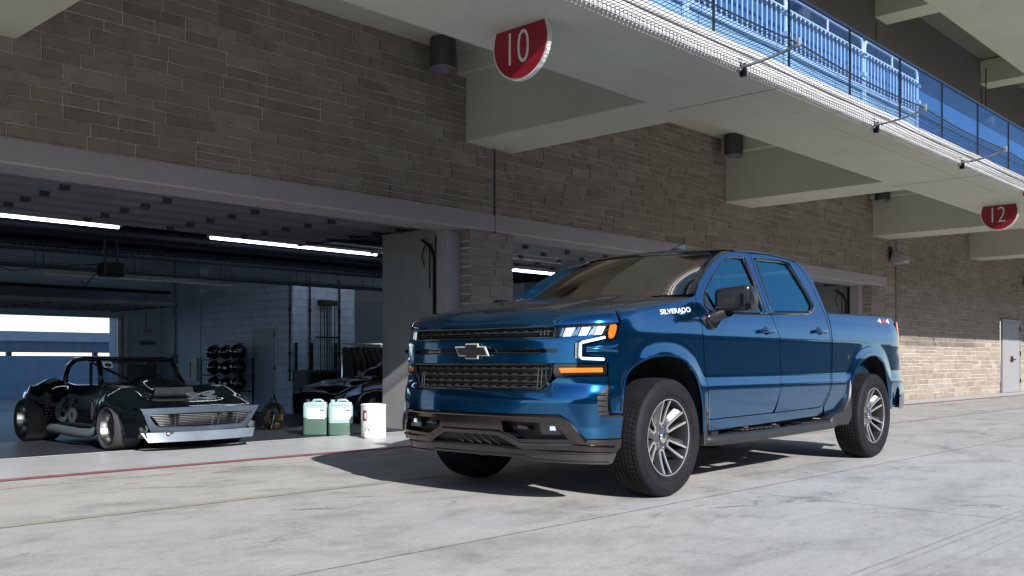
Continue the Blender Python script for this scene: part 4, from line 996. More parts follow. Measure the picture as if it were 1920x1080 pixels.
def smooth(T):
    # resample with gaussian-ish smoothing into dense table
    z0,z1=T[0][0],T[-1][0]; n=200; h=(z1-z0)/n
    raw=[lerp(T,z0+h*i) for i in range(n+1)]
    w=3
    out=[]
    for i in range(n+1):
        a=max(0,i-w);b=min(n,i+w); out.append(sum(raw[a:b+1])/(b-a+1))
    def fn(z):
        u=(z-z0)/h
        if u<=0:return out[0]
        if u>=n:return out[n]
        k=int(u); return out[k]+(out[k+1]-out[k])*(u-k)
    return fn
DX=smooth([(.25,-.07),(.33,-.045),(.42,-.01),(.50,0),(.60,.0),(.70,.0),(.76,-.01),(.80,-.03),(.9,-.03),(1.0,-.035),(1.1,-.04),(1.2,-.055),(1.3,-.09)])
WY=smooth([(.25,.90),(.40,.935),(.50,.960),(.60,.979),(.70,.992),(.745,.997),(.775,.994),(.84,.981),(.87,.981),(1.0,.983),(1.09,.985),(1.13,.987),(1.165,.984),(1.25,.974),(1.33,.958),(1.40,.938),(1.50,.9)])
def plan(s):
    if s>=S1:
        x=S0-s; y=1.0
        if x<-4.2: y-=.04*((-4.2-x)/.4)**2
        return x,y
    lo,hi=0,len(_S)-1
    while hi-lo>1:
        m=(lo+hi)//2
        if _S[m]<=s: lo=m
        else: hi=m
    t=(s-_S[lo])/(_S[hi]-_S[lo]); a,b=_pts[lo],_pts[hi]
    return a[0]+(b[0]-a[0])*t,a[1]+(b[1]-a[1])*t
def sst(a,b,x):
    t=min(1,max(0,(x-a)/(b-a))); return t*t*(3-2*t)
def flare(x,z):
    y=0
    for cx,cz in((.055,.44),(-3.66,.47)):
        r=math.hypot((x-cx)*1.0,(z-cz)*.93)
        if z<cz: r=abs(x-cx)
        y=max(y,1-sst(.53,.67,r))
    return y
def body(s,z):
    x,y=plan(s)
    wf=1-sst(.95,1.5,s)
    x+=DX(z)*wf
    k=sst(.9,1.5,s)
    y*= (1-k)*1.0+k*WY(z)
    if s>1.2:
        f=flare(x,z)*sst(1.2,1.45,s)
        # flare brings the surface out to a constant width
        y=y+(max(y,1.000-.07*max(0,z-.98))-y)*f
    return x,y,z
def side_y(x,z):
    w=WY(z) if z<1.33 else .958-(z-1.33)*.36
    if x<-4.2: w-=.05*((-4.2-x)/.4)**2
    if z<1.30:
        f=flare(x,z); w=w+(max(w,1.024-.10*max(0,z-.98))-w)*f
    return w
WYo=WY
def WY(z): return WYo(z) if z<1.30 else (.958-(z-1.33)*.36 if z>1.36 else WYo(1.30)+(.958-.03*.36-WYo(1.30))*(z-1.30)/.06)
def body2(s,z):
    """full signed mapping"""
    sg=1 if s>=0 else -1; a=abs(s)
    x,y,z=body(a,z)
    return Vector((x,sg*y,z))
def side(x,z,sg=1): return body2(sg*(S0-x),z)
def smoothpoly(pts,sharp=(),n=4):
    """catmull-rom through pts except at sharp indices (closed)"""
    out=[];N=len(pts)
    for i in range(N):
        p1,p2=pts[i],pts[(i+1)%N]; p0=pts[i-1] if i not in sharp else p1; p3=pts[(i+2)%N] if (i+1)%N not in sharp else p2
        for k in range(n): out.append(_cr(p0,p1,p2,p3,k/n))
    return out
def mir(half):
    """half outline with s>=0, first and last at s=0 -> full symmetrical outline"""
    return half+[(-a,b_) for a,b_ in half[::-1] if a!=0]
def both(name,pts,m,fn=None,**k):
    """same panel on the left and on the right; pts given in (s,z)"""
    out=[]
    for sg in(1,-1):
        out.append(panel(name,[(sg*a,b_) for a,b_ in pts],m,k.get('parents',(tk,tk))[0 if sg==1 else 1],holes=[[(sg*a,b_) for a,b_ in h] for h in k.get('hs',())],**{q:v for q,v in k.items() if q not in('parents','hs')}))
    return out
# --- front end -----------------------------------------------------------
def X(x): return S0-x
bump_half=[(0,.757),(.590,.760),(.640,.800),(.695,.848),(1.040,.856),(1.040,.790),(.980,.733),(.992,.612),(1.014,.584),(X(.542),.590),(X(.556),.448),(.880,.452),(.780,.580),(.735,.608),(.40,.606),(0,.603)]
panel('front_bumper',mir(bump_half),'paint',tk,step=.03,depth=.03)
chr_half=[(0,.598),(.735,.602),(.786,.570),(.882,.446),(X(.556),.441),(X(.575),.385),(1.12,.357),(.768,.378),(.44,.374),(.255,.455),(0,.458)]
fog=[(.290,.556),(.702,.550),(.792,.447),(.430,.437),(.308,.485)]
panel('lower_bumper',mir(chr_half),'dchrome',tk,step=.03,off=.012,depth=.07,holes=[fog,[(-a,b_) for a,b_ in fog]])
# raised upper ridge of the lower bumper
def ridge(path,r,name,m,par=None,off=.015,seg=6,rr=None):
    b=MB(); b.tube([body2(s,z)+nout(s,z)*off for s,z in path],rr or r,seg); return b.build(name,m,par or tk,smooth=True)
def nout(s,z):
    h=.003; q=(body2(s+h,z)-body2(s-h,z)).cross(body2(s,z+h)-body2(s,z-h))
    c=body2(s,z); q.normalize()
    return q if q.dot(Vector((c.x+1.0 if abs(s)<1.0 else .2,c.y*2,0)))>0 else -q
def fullpath(half,step=.05):
    h=resample(half+[half[-1]],step)[:]; 
    return h
def dens(pts,step=.04):
    out=[]
    for a,b_ in zip(pts,pts[1:]):
        n=max(1,int(math.hypot(a[0]-b_[0],a[1]-b_[1])/step)); out+=[(a[0]+(b_[0]-a[0])*k/n,a[1]+(b_[1]-a[1])*k/n) for k in range(n)]
    return out+[pts[-1]]
L1=[(-.90,.435),(-.80,.560),(-.735,.590),(.735,.590),(.80,.560),(.90,.435)]
ridge(dens(L1),.010,'bumper_ridge','dchrome',off=.016)
L2=[(-1.10,.395),(-.76,.418),(-.44,.412),(-.27,.486),(.27,.486),(.44,.412),(.76,.418),(1.10,.395)]
ridge(dens(L2),.008,'bumper_ridge','dchrome',off=.014)
for sg in(-1,1):
    fo=[(sg*a,b_) for a,b_ in fog]
    o=panel('fog_lamp_recess',[(sg*.25,.575),(sg*.74,.57),(sg*.83,.43),(sg*.40,.425)],'black',tk,off=-.075,depth=0)
    b=MB(); pts=[]
    lo=resample(fo,.03); q=[body2(*p)+nout(*p)*.010 for p in lo]; q2=[body2(*p)-nout(*p)*.07 for p in lo]; n=len(q)
    b.add(q+q2,[(i,(i+1)%n,n+(i+1)%n,n+i) for i in range(n)]); b.build('recess_liner','gloss',tk,smooth=30)
    fl=panel('fog_lamp',[(sg*.578,.548),(sg*.700,.546),(sg*.742,.472),(sg*.590,.470)],'gloss',tk,off=-.030,depth=.03)
    panel('reflector',[(sg*.655,.528),(sg*.690,.528),(sg*.698,.500),(sg*.655,.499)],'headon' ,fl,off=-.024,depth=.003)
    panel('lens',[(sg*.578,.548),(sg*.700,.546),(sg*.742,.472),(sg*.590,.470)],'clear',fl,off=-.012,depth=.003)
    hk=MB(); c=body2(sg*.43,.49)-nout(.43*sg,.49)*.03
    hk.tube([(c.x-.05,c.y-.05,c.z+.012),(c.x+.01,c.y-.045,c.z+.018),(c.x+.03,c.y,c.z+.022),(c.x+.01,c.y+.045,c.z+.018),(c.x-.05,c.y+.05,c.z+.012)],.014,8); hk.build('tow_hook','black',tk,smooth=True)
# centre intake
panel('lower_intake',mir([(0,.460),(.26,.457),(.44,.374),(0,.374)]),'black',tk,off=-.05,depth=0)
for k in range(5):
    s=-.17+.085*k; b=MB(); p=[body2(s+.030*q*q*2+.02*q,.452-.062*q)+nout(s,.43)*(-.012) for q in (0,.25,.5,.75,1)]; b.tube(p,[.009,.009,.008,.007,.005],6); b.build('intake_fin','dam',tk,smooth=True)
dam=mir([(0,.376),(.435,.372),(X(.60),.352),(X(.60),.335),(1.092,.282),(1.04,.274),(.47,.286),(.427,.302),(0,.304)])
panel('air_dam',dam,'dam',tk,step=.04,off=-.012,depth=.05)
ridge(dens([(-1.05,.292),(-.48,.303),(-.43,.320),(.43,.320),(.48,.303),(1.05,.292)]),.004,'dam_groove','shell',off=-.010)
ridge(dens([(-1.09,.348),(-.44,.362),(.44,.362),(1.09,.348)]),.005,'dam_lip','dam',off=-.006)
# grille centre: blue bar with slot
slot_half=[(0,1.003),(.571,1.003),(.578,1.011),(.695,1.011),(.695,1.038),(.578,1.038),(.571,1.044),(0,1.044)]
bar_half=[(0,.943),(1.030,.943),(1.028,.958),(.850,.962),(.812,.972),(.806,.985),(.806,1.068),(.812,1.080),(.850,1.092),(1.018,1.126),(1.024,1.134),(.672,1.106),(0,1.102)]
panel('grille_bar',mir(bar_half),'paint',tk,step=.025,holes=[mir(slot_half)],depth=.03)
both('grille_bar_pocket',[(.726,.982),(.806,.980),(.806,1.072),(.724,1.072)],'paint',off=.004,depth=.004)
panel('middle_slot',mir([(0,.998),(.70,1.005),(.70,1.042),(0,1.050)]),'gloss',tk,off=-.03,depth=0)
for z in(1.034,1.013): ridge(dens([(-.565,z),(.565,z)]),.0035,'slot_bar','black',off=-.012)
# bowtie emblem
b=MB(); c=body2(0,1.024); xo=c.x+.012
def tie(k): return [(-.165*k+.0,-.030*k),(-.062*k,-.030*k),(-.062*k,-.052*k),(.062*k,-.052*k),(.062*k,-.030*k),(.130*k,-.030*k),(.165*k,.030*k),(.062*k,.030*k),(.062*k,.052*k),(-.062*k,.052*k),(-.062*k,.030*k),(-.130*k,.030*k)]
def tie_out(g,z0):
    return [(y,z0+z) for y,z in g]
out=[(-.128,.034),(-.062,.034),(-.062,.054),(.062,.054),(.062,.034),(.165,.034),(.128,-.034),(.062,-.034),(.062,-.054),(-.062,-.054),(-.062,-.034),(-.165,-.034)]
inn=[(-.118,.026),(-.054,.026),(-.054,.046),(.054,.046),(.054,.026),(.149,.026),(.118,-.026),(.054,-.026),(.054,-.046),(-.054,-.046),(-.054,-.026),(-.149,-.026)]
# local y is left; photo shows parallelogram leaning: mirror to match
em=empty('emblem',(xo,0,1.024)); em.parent=tk
b=MB(); b.prism([(-y,z) for y,z in out],'x',0,.012); b.build('frame','emblemtrim',em,bevel=.003)
b=MB(); b.prism([(-y,z) for y,z in inn],'x',.011,.016); b.build('insert','black',em,bevel=.002)
# grilles
def grille(name,half,rows,z_b,par=tk):
    g=panel(name,mir(half),'black',par,off=-.060,depth=0)
    fr=MB(); lo=resample(mir(half),.04); q=[body2(*p)+nout(*p)*.000 for p in lo]; q2=[body2(*p)-nout(*p)*.06 for p in lo]; n=len(q)
    fr.add(q+q2,[(i,(i+1)%n,n+(i+1)%n,n+i) for i in range(n)]); fr.build('surround','gloss',g,smooth=30)
    b=MB(); lo=lo+[lo[0]]; b.tube([body2(*p)+nout(*p)*.001 for p in lo],.0045,6); b.build('surround_edge','gloss',g,smooth=True)
    for z,w in rows:
        b=MB(); ss=[-w+2*w*i/40 for i in range(41)]
        def strip(z0,z1,d0,d1):
            V=[]
            for s in ss: V+=[body2(s,z0)-nout(s,z0)*d1, body2(s,z0)-nout(s,z0)*d0, body2(s,z1)-nout(s,z1)*d0, body2(s,z1)-nout(s,z1)*d1]
            b.add(V,[(4*i+j,4*(i+1)+j,4*(i+1)+(j+1)%4,4*i+(j+1)%4) for i in range(40) for j in range(4)])
        strip(z-.004,z+.004,.016,.03); strip(z-.015,z-.012,.024,.035)
        b.build('grille_bar','grillebar',g)
        k=int(w/.088)
        for i in range(-k,k+1):
            s=i*.088+.0; 
            if abs(s)>w-.03: continue
            b=MB(); 
            P=[(s-.022,z+.003),(s-.012,z+.011),(s+.012,z+.011),(s+.022,z+.003),(s+.014,z-.004),(s-.014,z-.004)]
            F=[body2(*p)-nout(*p)*.012 for p in P]; Bk=[body2(*p)-nout(*p)*.045 for p in P]
            b.add(F+Bk,[tuple(range(6))]+[(i_,(i_+1)%6,6+(i_+1)%6,6+i_) for i_ in range(6)]); b.build('grille_block','grillebar',g)
        if name=='lower_grille':
            pass
    # mesh pattern vertical ribs at the ends
    for sg in(-1,1):
        for i in range(4):
            s=sg*(rows[0][1]-.015-.028*i); z1=max(z for z,w in rows if abs(s)<w); z0=min(z for z,w in rows if abs(s)<w)
            b=MB(); b.tube([body2(s,z0-.02)-nout(s,z0)*.02,body2(s,z1+.022)-nout(s,z1)*.02],.003,4); b.build('grille_rib','grillebar',g)
    return g
M['grillebar']=mat('charcoal_grille_plastic',(.022,.022,.023),.4,0,var=.1)
grille('upper_grille',[(0,1.108),(.664,1.112),(.664,1.183),(0,1.178)],[(1.150,.655)],0)
grille('lower_grille',[(0,.764),(.582,.768),(.655,.860),(.660,.936),(0,.936)],[(.905,.650),(.862,.645),(.818,.612),(.785,.59)],0)
for sg in(-1,1):
    panel('black_ledge',[(sg*.668,.852),(sg*1.036,.861),(sg*1.036,.941),(sg*.668,.941)],'gloss',tk,off=-.02,depth=0)
    t_=panel('turn_signal',[(sg*.668,.935),(sg*1.034,.935),(sg*1.036,.870),(sg*.700,.862),(sg*.668,.870)],'gloss',tk,off=-.006,depth=.02)
    panel('amber_strip',[(sg*.705,.911),(sg*1.000,.913),(sg*1.004,.884),(sg*.722,.879)],'amber',t_,off=-.001,depth=.003)
    # headlight
    outl=[(.674,1.186),(1.00,1.205),(1.098,1.211),(1.124,1.200),(1.124,1.165),(1.104,1.110),(1.078,1.095),(1.040,1.097),(1.030,1.132),(.674,1.113)]
    h=panel('headlight',[(sg*a,b_) for a,b_ in outl],'gloss',tk,off=-.045,depth=0)
    for k in range(3):
        s0_=.715+.112*k
        r_=[(s0_,1.122+.004*k),(s0_+.058,1.124+.005*k),(s0_+.085,1.180+.004*k),(s0_+.020,1.178+.004*k)]
        panel('reflector',[(sg*a,b_) for a,b_ in r_],'headon',h,off=-.030+.0,depth=.012)
        r_=[(s0_+.066,1.124+.004*k),(s0_+.085,1.126+.004*k),(s0_+.104,1.160+.004*k),(s0_+.092,1.165+.004*k)]
        panel('reflector',[(sg*a,b_) for a,b_ in r_],'chrome',h,off=-.026,depth=.012)
        r_=[(s0_-.022,1.124+.004*k),(s0_-.008,1.124+.004*k),(s0_+.010,1.178+.004*k),(s0_-.006,1.178+.004*k)]
        panel('reflector',[(sg*a,b_) for a,b_ in r_],'chrome',h,off=-.030,depth=.012)
    panel('amber_marker',[(sg*a,b_) for a,b_ in[(1.050,1.195),(1.098,1.202),(1.115,1.192),(1.112,1.160),(1.094,1.116),(1.074,1.104),(1.048,1.108),(1.040,1.140)]],'amber',h,off=-.012,depth=.01)
    panel('lens',[(sg*a,b_) for a,b_ in outl],'clear',h,off=.002,depth=.004)
    # c-shaped daytime lamp
    panel('lamp_cavity',[(sg*.806,.955),(sg*1.060,.950),(sg*1.060,1.125),(sg*1.018,1.128),(sg*.806,1.085)],'paint',tk,off=-.055,depth=0)
    dl=panel('daytime_lamp',[(sg*a,b_) for a,b_ in[(1.020,1.122),(.852,1.086),(.812,1.076),(.812,.976),(.852,.966),(1.020,.962),(1.020,.974),(.868,.980),(.850,.990),(.850,1.062),(.868,1.072),(1.020,1.104)]],'chrome',tk,off=-.016,depth=.035)
    b=MB(); pth=dens([(1.015,1.113),(.862,1.080),(.846,1.070),(.846,.984),(.862,.974),(1.015,.968)],.02)
    b.tube([body2(sg*a,b_)-nout(sg*a,b_)*.012 for a,b_ in pth],.0085,8); b.build('light_guide','drl',dl,smooth=True)
    # corner vent
    vt=panel('corner_vent',[(sg*a,b_) for a,b_ in[(1.036,.862),(1.070,.79),(1.085,.617),(X(.54),.617),(X(.54),.578),(1.010,.578),(.984,.606),(.972,.735),(1.034,.792)]],'black',tk,off=-.028,depth=0)
    for k in range(4):
        z=.74-.036*k; b=MB(); b.tube([body2(sg*s,z)-nout(sg*s,z)*.018 for s in(.985,1.01,1.035,1.06)],.007,6); b.build('vent_slat','grillebar',vt,smooth=True)
    b=MB(); b.tube([body2(sg*s,.592)-nout(sg*s,.592)*.008 for s in(1.015,1.05,1.10,1.15,X(.56))],.011,8); b.build('vent_lip','gloss',vt,smooth=True)
# --- fenders -------------------------------------------------------------
ZS=lerpf=lambda x:lerp([(-.43,1.432),(-.2,1.378),(0,1.345),(.2,1.312),(.4,1.276),(.55,1.240),(.65,1.218),(.72,1.209)],x)
fa=[(.558,.615),(.556,.72),(.545,.815),(.505,.880),(.408,.935),(.247,.980),(.046,.995),(-.128,.977),(-.273,.920),(-.369,.838),(-.432,.700),(-.455,.580),(-.462,.430)]
fas=[]
for i in range(len(fa)-1):
    p0=fa[max(i-1,0)];p3=fa[min(i+2,len(fa)-1)]
    fas+=[_cr(p0,fa[i],fa[i+1],p3,k/5) for k in range(5)]
fas.append(fa[-1])
fen=[(1.046,.865),(1.046,.965),(.90,1.008),(.885,1.018),(.884,1.044),(.90,1.052),(1.030,1.084),(1.046,1.090),(1.082,1.089),(1.108,1.104),(1.130,1.165),(1.131,1.206)]
topx=[.58,.5,.4,.3,.2,.1,0,-.1,-.2,-.3,-.38,-.43]
fen+= [(X(x),ZS(x)) for x in topx]+[(X(-.462),1.440)]+[(X(a),b_) for a,b_ in[(-.458,1.40),(-.456,1.244),(-.479,1.024),(-.532,.687),(-.550,.52),(-.550,.430)]]
fen+= [(X(a),b_) for a,b_ in fas[::-1]]+[(1.092,.615),(1.078,.70),(1.068,.79)]
fenders=both('fender',fen,'paint',step=.028,depth=.03)
# fin relief: thicken
for sg in(1,-1):
    b=MB()
    def finp(u,v,sg=sg):
        s=.886+.24*u; k=math.sin(math.pi*v)**.7; zc=1.031+.01*u; w=.015+.012*u
        return body2(sg*s,zc+w*math.cos(math.pi*v))+nout(sg*s,zc)*(.030*k*(1-u**2)+.001)
    b.grid(14,10,finp); b.build('fender_fin','paint',fenders[0 if sg==1 else 1],smooth=80)
# fender lettering
for sg in(1,-1):
    text_mesh('lettering','SILVERADO','white_letter',fenders[0 if sg==1 else 1],(lambda sg:lambda a,q,e: side(-.128-sg*0-(a if sg==1 else -a)*.415-.0,1.316+q*.036+ .035*(a if sg==1 else -a)+0,sg)+Vector((0,sg*(.003+e),0)))(sg),.0015,bold=.012)
# --- hood + fender tops ---------------------------------------------------
h0=lp([(-.50,1.468),(-.17,1.446),(.07,1.422),(.33,1.388),(.57,1.348),(.74,1.312),(.93,1.268)])
def h0(x): return lerp([(-.50,1.470),(-.17,1.446),(.07,1.424),(.33,1.391),(.57,1.352),(.74,1.322),(.93,1.285)],x)
def Hc(x,y):
    a=abs(y); z=h0(x)-.030*(a/.8)**2
    d=sst(.62,.50,a) if False else (1-sst(.46,.60,a)); z+=.022*d*sst(.93,.62,x)*(.6+.4*(1-sst(.0,.5,x)))
    d2=1-sst(.22,.30,a); z-=.010*d2*sst(.80,.45,x)
    return z
def edge(s):
    """edge point of hood/fender top"""
    a=abs(s); x=S0-a
    if a<=.664: z=lerp([(0,1.182),(.5,1.184),(.664,1.188)],a)
    elif a<1.131: z=lerp([(.664,1.190),(1.0,1.2075),(1.131,1.2105)],a)
    else: z=lerp([(S0-.72,1.2105),(S0-.60,1.222)],a) if x>.6 else ZS(x)
    if a>1.131: z=max(ZS(min(x,.72)),1.2105) if x<.65 else 1.2105
    return body2(s,z)
smax=S0+.455
def mxf(s):
    a=abs(s); return lerp([(0,.72),(.35,.62),(.664,.50),(.9,.36),(1.131,.25),(S0-.4,.14),(S0-.2,.03),(S0,-.08),(S0+.2,-.22),(smax,-.40)],a)
def hoodpt(s,t):
    """t metres inwards from the edge (0..), along the line to the spine"""
    E_=edge(s); Mx=Vector((mxf(s),0,0)); d=Vector((Mx.x-E_.x,Mx.y-E_.y,0)); L=d.length
    w_=t/L if L>0 else 0
    x=E_.x+d.x*w_; y=E_.y+d.y*w_
    Lr=.20+.05*sst(1.0,1.4,abs(s)); A=Hc(E_.x,E_.y)-E_.z
    k=min(1,t/Lr); roll=A*(1-math.sqrt(max(0,1-(1-k)**2.3))) 
    return Vector((x,y,Hc(x,y)-roll)),L
def hoodgrid(name,s0_,s1_,ns,tfun,m,parent,nv):
    V=[];N2=[]
    ss=[s0_+(s1_-s0_)*i/(ns-1) for i in range(ns)]
    for s in ss:
        ts=tfun(s)
        for t in ts: V.append(hoodpt(s,t)[0])
    b=MB(); n=nv; b.add(V,[(i*n+j,(i+1)*n+j,(i+1)*n+j+1,i*n+j+1) for i in range(ns-1) for j in range(n-1)])
    return b.build(name,m,parent,smooth=75,weld=True)
CUT=.105
def tspace(t0,t1,n): return [t0+(t1-t0)*(i/(n-1))**1.7 for i in range(n)]
def thood(s):
    L=hoodpt(s,0)[1]; a=abs(s)
    t0=0 if a<1.131 else (CUT+.004)*sst(1.131,1.16,a); 
    return tspace(t0,L,34)
b=MB(); ns=131; V=[]
for i in range(ns):
    s=-smax+2*smax*i/(ns-1); V+=[hoodpt(s,t)[0] for t in thood(s)]
b.add(V,[(i*34+j,(i+1)*34+j,(i+1)*34+j+1,i*34+j+1) for i in range(ns-1) for j in range(33)])
hood=b.build('hood','paint',tk,smooth=75,weld=True)
for k_,sg in enumerate((1,-1)):
    b=MB(); V=[]; ns=50
    for i in range(ns):
        s=sg*(1.134+(smax-1.134)*i/(ns-1)); tm=(CUT-.002)*sst(1.131,1.16,abs(s))
        V+=[hoodpt(s,tm*(j/9)**1.5)[0] for j in range(10)]
    b.add(V,[(i*10+j,(i+1)*10+j,(i+1)*10+j+1,i*10+j+1) for i in range(ns-1) for j in range(9)])
    b.build('fender_top','paint',fenders[k_],smooth=75,weld=True)
b=MB(); V=[]; ns=60   # added dark sheet, stands in for shade in the hood gap
for i in range(ns):
    s=-smax+2*smax*i/(ns-1); V+=[hoodpt(s,t)[0]-Vector((0,0,.03)) for t in (.02,CUT-.03,CUT+.05,.35)]
b.add(V,[(i*4+j,(i+1)*4+j,(i+1)*4+j+1,i*4+j+1) for i in range(ns-1) for j in range(3)]); b.build('hood_gap_backing','shell',tk)
# hood leading dark shut line
# --- cab -------------------------------------------------------------------
def sd(pts): return [(X(a),b_) for a,b_ in pts]
fdoor=[(-.559,.520),(-.541,.687),(-.488,1.024),(-.465,1.244),(-.467,1.40),(-.470,1.442),(-.590,1.552),(-.78,1.668),(-1.01,1.780),(-1.17,1.828),(-1.316,1.850),(-1.50,1.860),(-1.598,1.861),(-1.598,1.36),(-1.652,1.25),(-1.700,1.17),(-1.724,.95),(-1.726,.85),(-1.706,.70),(-1.632,.545),(-1.60,.532)]
rdoor=[(-1.606,1.861),(-1.941,1.876),(-2.30,1.866),(-2.42,1.848),(-2.50,1.815),(-2.575,1.745),(-2.645,1.60),(-2.688,1.42),(-2.706,1.25),(-2.722,1.10),(-2.724,.85),(-2.668,.676),(-2.56,.560),(-2.50,.546),(-1.66,.532),(-1.715,.70),(-1.735,.85),(-1.733,.95),(-1.709,1.17),(-1.660,1.25),(-1.606,1.36)]
fwin=[(-.566,1.372),(-.592,1.430),(-.655,1.495),(-.82,1.607),(-1.04,1.737),(-1.12,1.772),(-1.21,1.795),(-1.30,1.805),(-1.445,1.808),(-1.495,1.59),(-1.495,1.367),(-1.44,1.352),(-.72,1.334),(-.62,1.340)]
rwin=[(-1.660,1.812),(-2.12,1.830),(-2.27,1.822),(-2.36,1.71),(-2.455,1.56),(-2.492,1.46),(-2.42,1.408),(-2.36,1.392),(-1.660,1.366)]
doors=[]
for nm,ol,wn in(('front_door',fdoor,fwin),('rear_door',rdoor,rwin)):
    dd=both(nm,sd(ol),'paint',step=.03,depth=.02,hs=[sd(wn)]); doors.append(dd)
    for sg,d_ in zip((1,-1),dd):
        g=panel('window',[(sg*a,b_) for a,b_ in sd(wn)],'swglass',d_,off=-.012,depth=.0,sh=True)
        lo=resample([(sg*a,b_) for a,b_ in sd(wn)],.03); lo.append(lo[0])
        b=MB(); b.tube([body2(*p)+nout(*p)*-.001 for p in lo],.0085,6); b.build('window_seal','gloss',d_,smooth=True)
# bright edge trims on rear edges of windows
for sg,a,b_ in((1,0,0),(-1,0,1)):
    d0,d1=doors[0][b_],doors[1][b_]
    b=MB(); b.tube([side(x,z,sg)+Vector((0,sg*.006,0)) for x,z in((-1.452,1.812),(-1.505,1.59),(-1.507,1.36))],.0095,6); b.build('window_trim',M['dchrome'],d0,smooth=True)
    b=MB(); b.tube([side(x,z,sg)+Vector((0,sg*.006,0)) for x,z in((-1.66,1.822),(-2.12,1.840),(-2.278,1.832),(-2.37,1.712),(-2.468,1.56),(-2.505,1.452))],.009,6); b.build('window_trim',M['dchrome'],d1,smooth=True)
    # belt mouldings
    b=MB(); b.tube([side(x,z,sg)+Vector((0,sg*.002,0)) for x,z in((-.60,1.322),(-.84,1.322),(-1.3,1.334),(-1.592,1.343))],.008,6); b.build('belt_moulding','gloss',d0,smooth=True)
    b=MB(); b.tube([side(x,z,sg)+Vector((0,sg*.002,0)) for x,z in((-1.612,1.345),(-2.0,1.360),(-2.34,1.376),(-2.44,1.400),(-2.515,1.455))],.008,6); b.build('belt_moulding','gloss',d1,smooth=True)
    # black B-pillar appliques
    # quarter divider of the front window
    b=MB(); b.tube([side(x,z,sg)+Vector((0,-sg*.006,0)) for x,z in((-.655,1.493),(-.70,1.40),(-.735,1.336))],.010,6); b.build('window_divider','gloss',d0,smooth=True)
    b=MB(); P=[(-.575,1.372),(-.598,1.428),(-.650,1.485),(-.725,1.345),(-.62,1.345)]; b.add([side(x,z,sg)+Vector((0,-sg*.008,0)) for x,z in P],[(0,1,2,3,4)]); b.build('quarter_panel','gloss',d0,fixn=False)
    # handles
    for xh,zh,d_ in((-1.470,1.200,d0),(-2.492,1.222,d1)):
        c=side(xh,zh,sg)
        b=MB(); b.sphere((c.x,c.y-sg*.004,c.z),1,20,12,(.056,.012,.040)); b.build('handle_recess','shell',d_,smooth=True)
        b=MB(); b.prism([(c.x-.118,c.z-.008),(c.x-.112,c.z+.014),(c.x-.05,c.z+.020),(c.x+.05,c.z+.020),(c.x+.112,c.z+.014),(c.x+.118,c.z-.008),(c.x+.10,c.z-.018),(c.x+.05,c.z-.010),(c.x-.05,c.z-.010),(c.x-.10,c.z-.018)],'y',c.y+sg*.012,c.y+sg*.040); b.build('handle','paint',d_,bevel=.006,smooth=35,seg=2)
# cab shell: sills, rear strip, pillars, roof
both('sill',sd([(-.559,.512),(-1.62,.524),(-2.50,.537),(-2.56,.550),(-2.60,.580),(-2.60,.470),(-.563,.425)]),'paint',step=.04,depth=.06)
both('cab_corner',sd([(-2.510,1.822),(-2.585,1.748),(-2.655,1.60),(-2.698,1.42),(-2.716,1.25),(-2.732,1.10),(-2.734,.85),(-2.678,.672),(-2.60,.585),(-2.60,.56),(-2.690,.665),(-2.750,.845),(-2.750,1.12),(-2.752,1.408),(-2.728,1.571),(-2.685,1.729),(-2.60,1.815),(-2.52,1.850),(-2.42,1.860)]),'paint',step=.03,depth=.02)
def ze(x): return lerp([(-2.75,1.70),(-2.68,1.745),(-2.60,1.820),(-2.45,1.856),(-2.3,1.870),(-1.95,1.880),(-1.6,1.866),(-1.33,1.852),(-1.2,1.838),(-.94,1.835)],x)
def cr(x): return lerp([(-2.75,.05),(-2.60,.055),(-2.45,.07),(-2.2,.082),(-1.6,.080),(-1.3,.055),(-1.2,.035),(-.94,0.0)],x)
def roofp(u,v):
    yy=math.sin(math.pi*(v-.5)); ye=.772
    y=yy*ye; xf=-.945-.26*(y/.62)**2
    xb=-2.68+.10*(y/.75)**4
    x=xf+(xb-xf)*u
    yr=.958-(ze(x)-1.33)*.36; y=yy*(yr if u>.0 else yr)
    f=(1-min(1,yy*yy))**.55
    return Vector((x,y,ze(x)+.004+cr(x)*f+(0 if x<-1.35 else 0)))
b=MB(); b.grid(44,41,roofp); roof=b.build('roof','paint',tk,smooth=60)
for sg in():
    b=MB(); b.tube([Vector((x,sg*.60,ze(x)+.004+cr(x)*(1-(.60/.765)**2)**.55+.001)) for x in[-1.25-.1*i for i in range(14)]],.006,5); b.build('roof_ditch','gloss',roof,smooth=True)
def ws(u,v):
    k=-1+2*v; return Vector((-.30-.64*u-.26*k*k,k*(.805-.185*u),1.448+.016*k*k+.388*u-.012*k*k*u+.030*math.sin(math.pi*u)*(1-.3*k*k)))
b=MB(); b.grid(18,33,ws); wsd=b.build('windshield','wsglass',tk,smooth=True)
b=MB(); b.tube([ws(u/12,1)+Vector((.0,0,.002)) for u in range(13)],.006,6); b.tube([ws(u/12,0)+Vector((0,0,.002)) for u in range(13)],.006,6); b.tube([ws(1,v/24)+Vector((0,0,.003)) for v in range(25)],.008,6); b.build('windshield_seal','gloss',wsd,smooth=True)
Al=[(-.462,1.440),(-.584,1.549),(-.774,1.665),(-1.006,1.778),(-1.169,1.829),(-1.33,1.853)]
def alp(t,sg):
    n=len(Al)-1; i=min(n-1,int(t*n)); f=t*n-i; p=_cr(Al[max(i-1,0)],Al[i],Al[i+1],Al[min(i+2,n)],f); return side(p[0],p[1],sg)
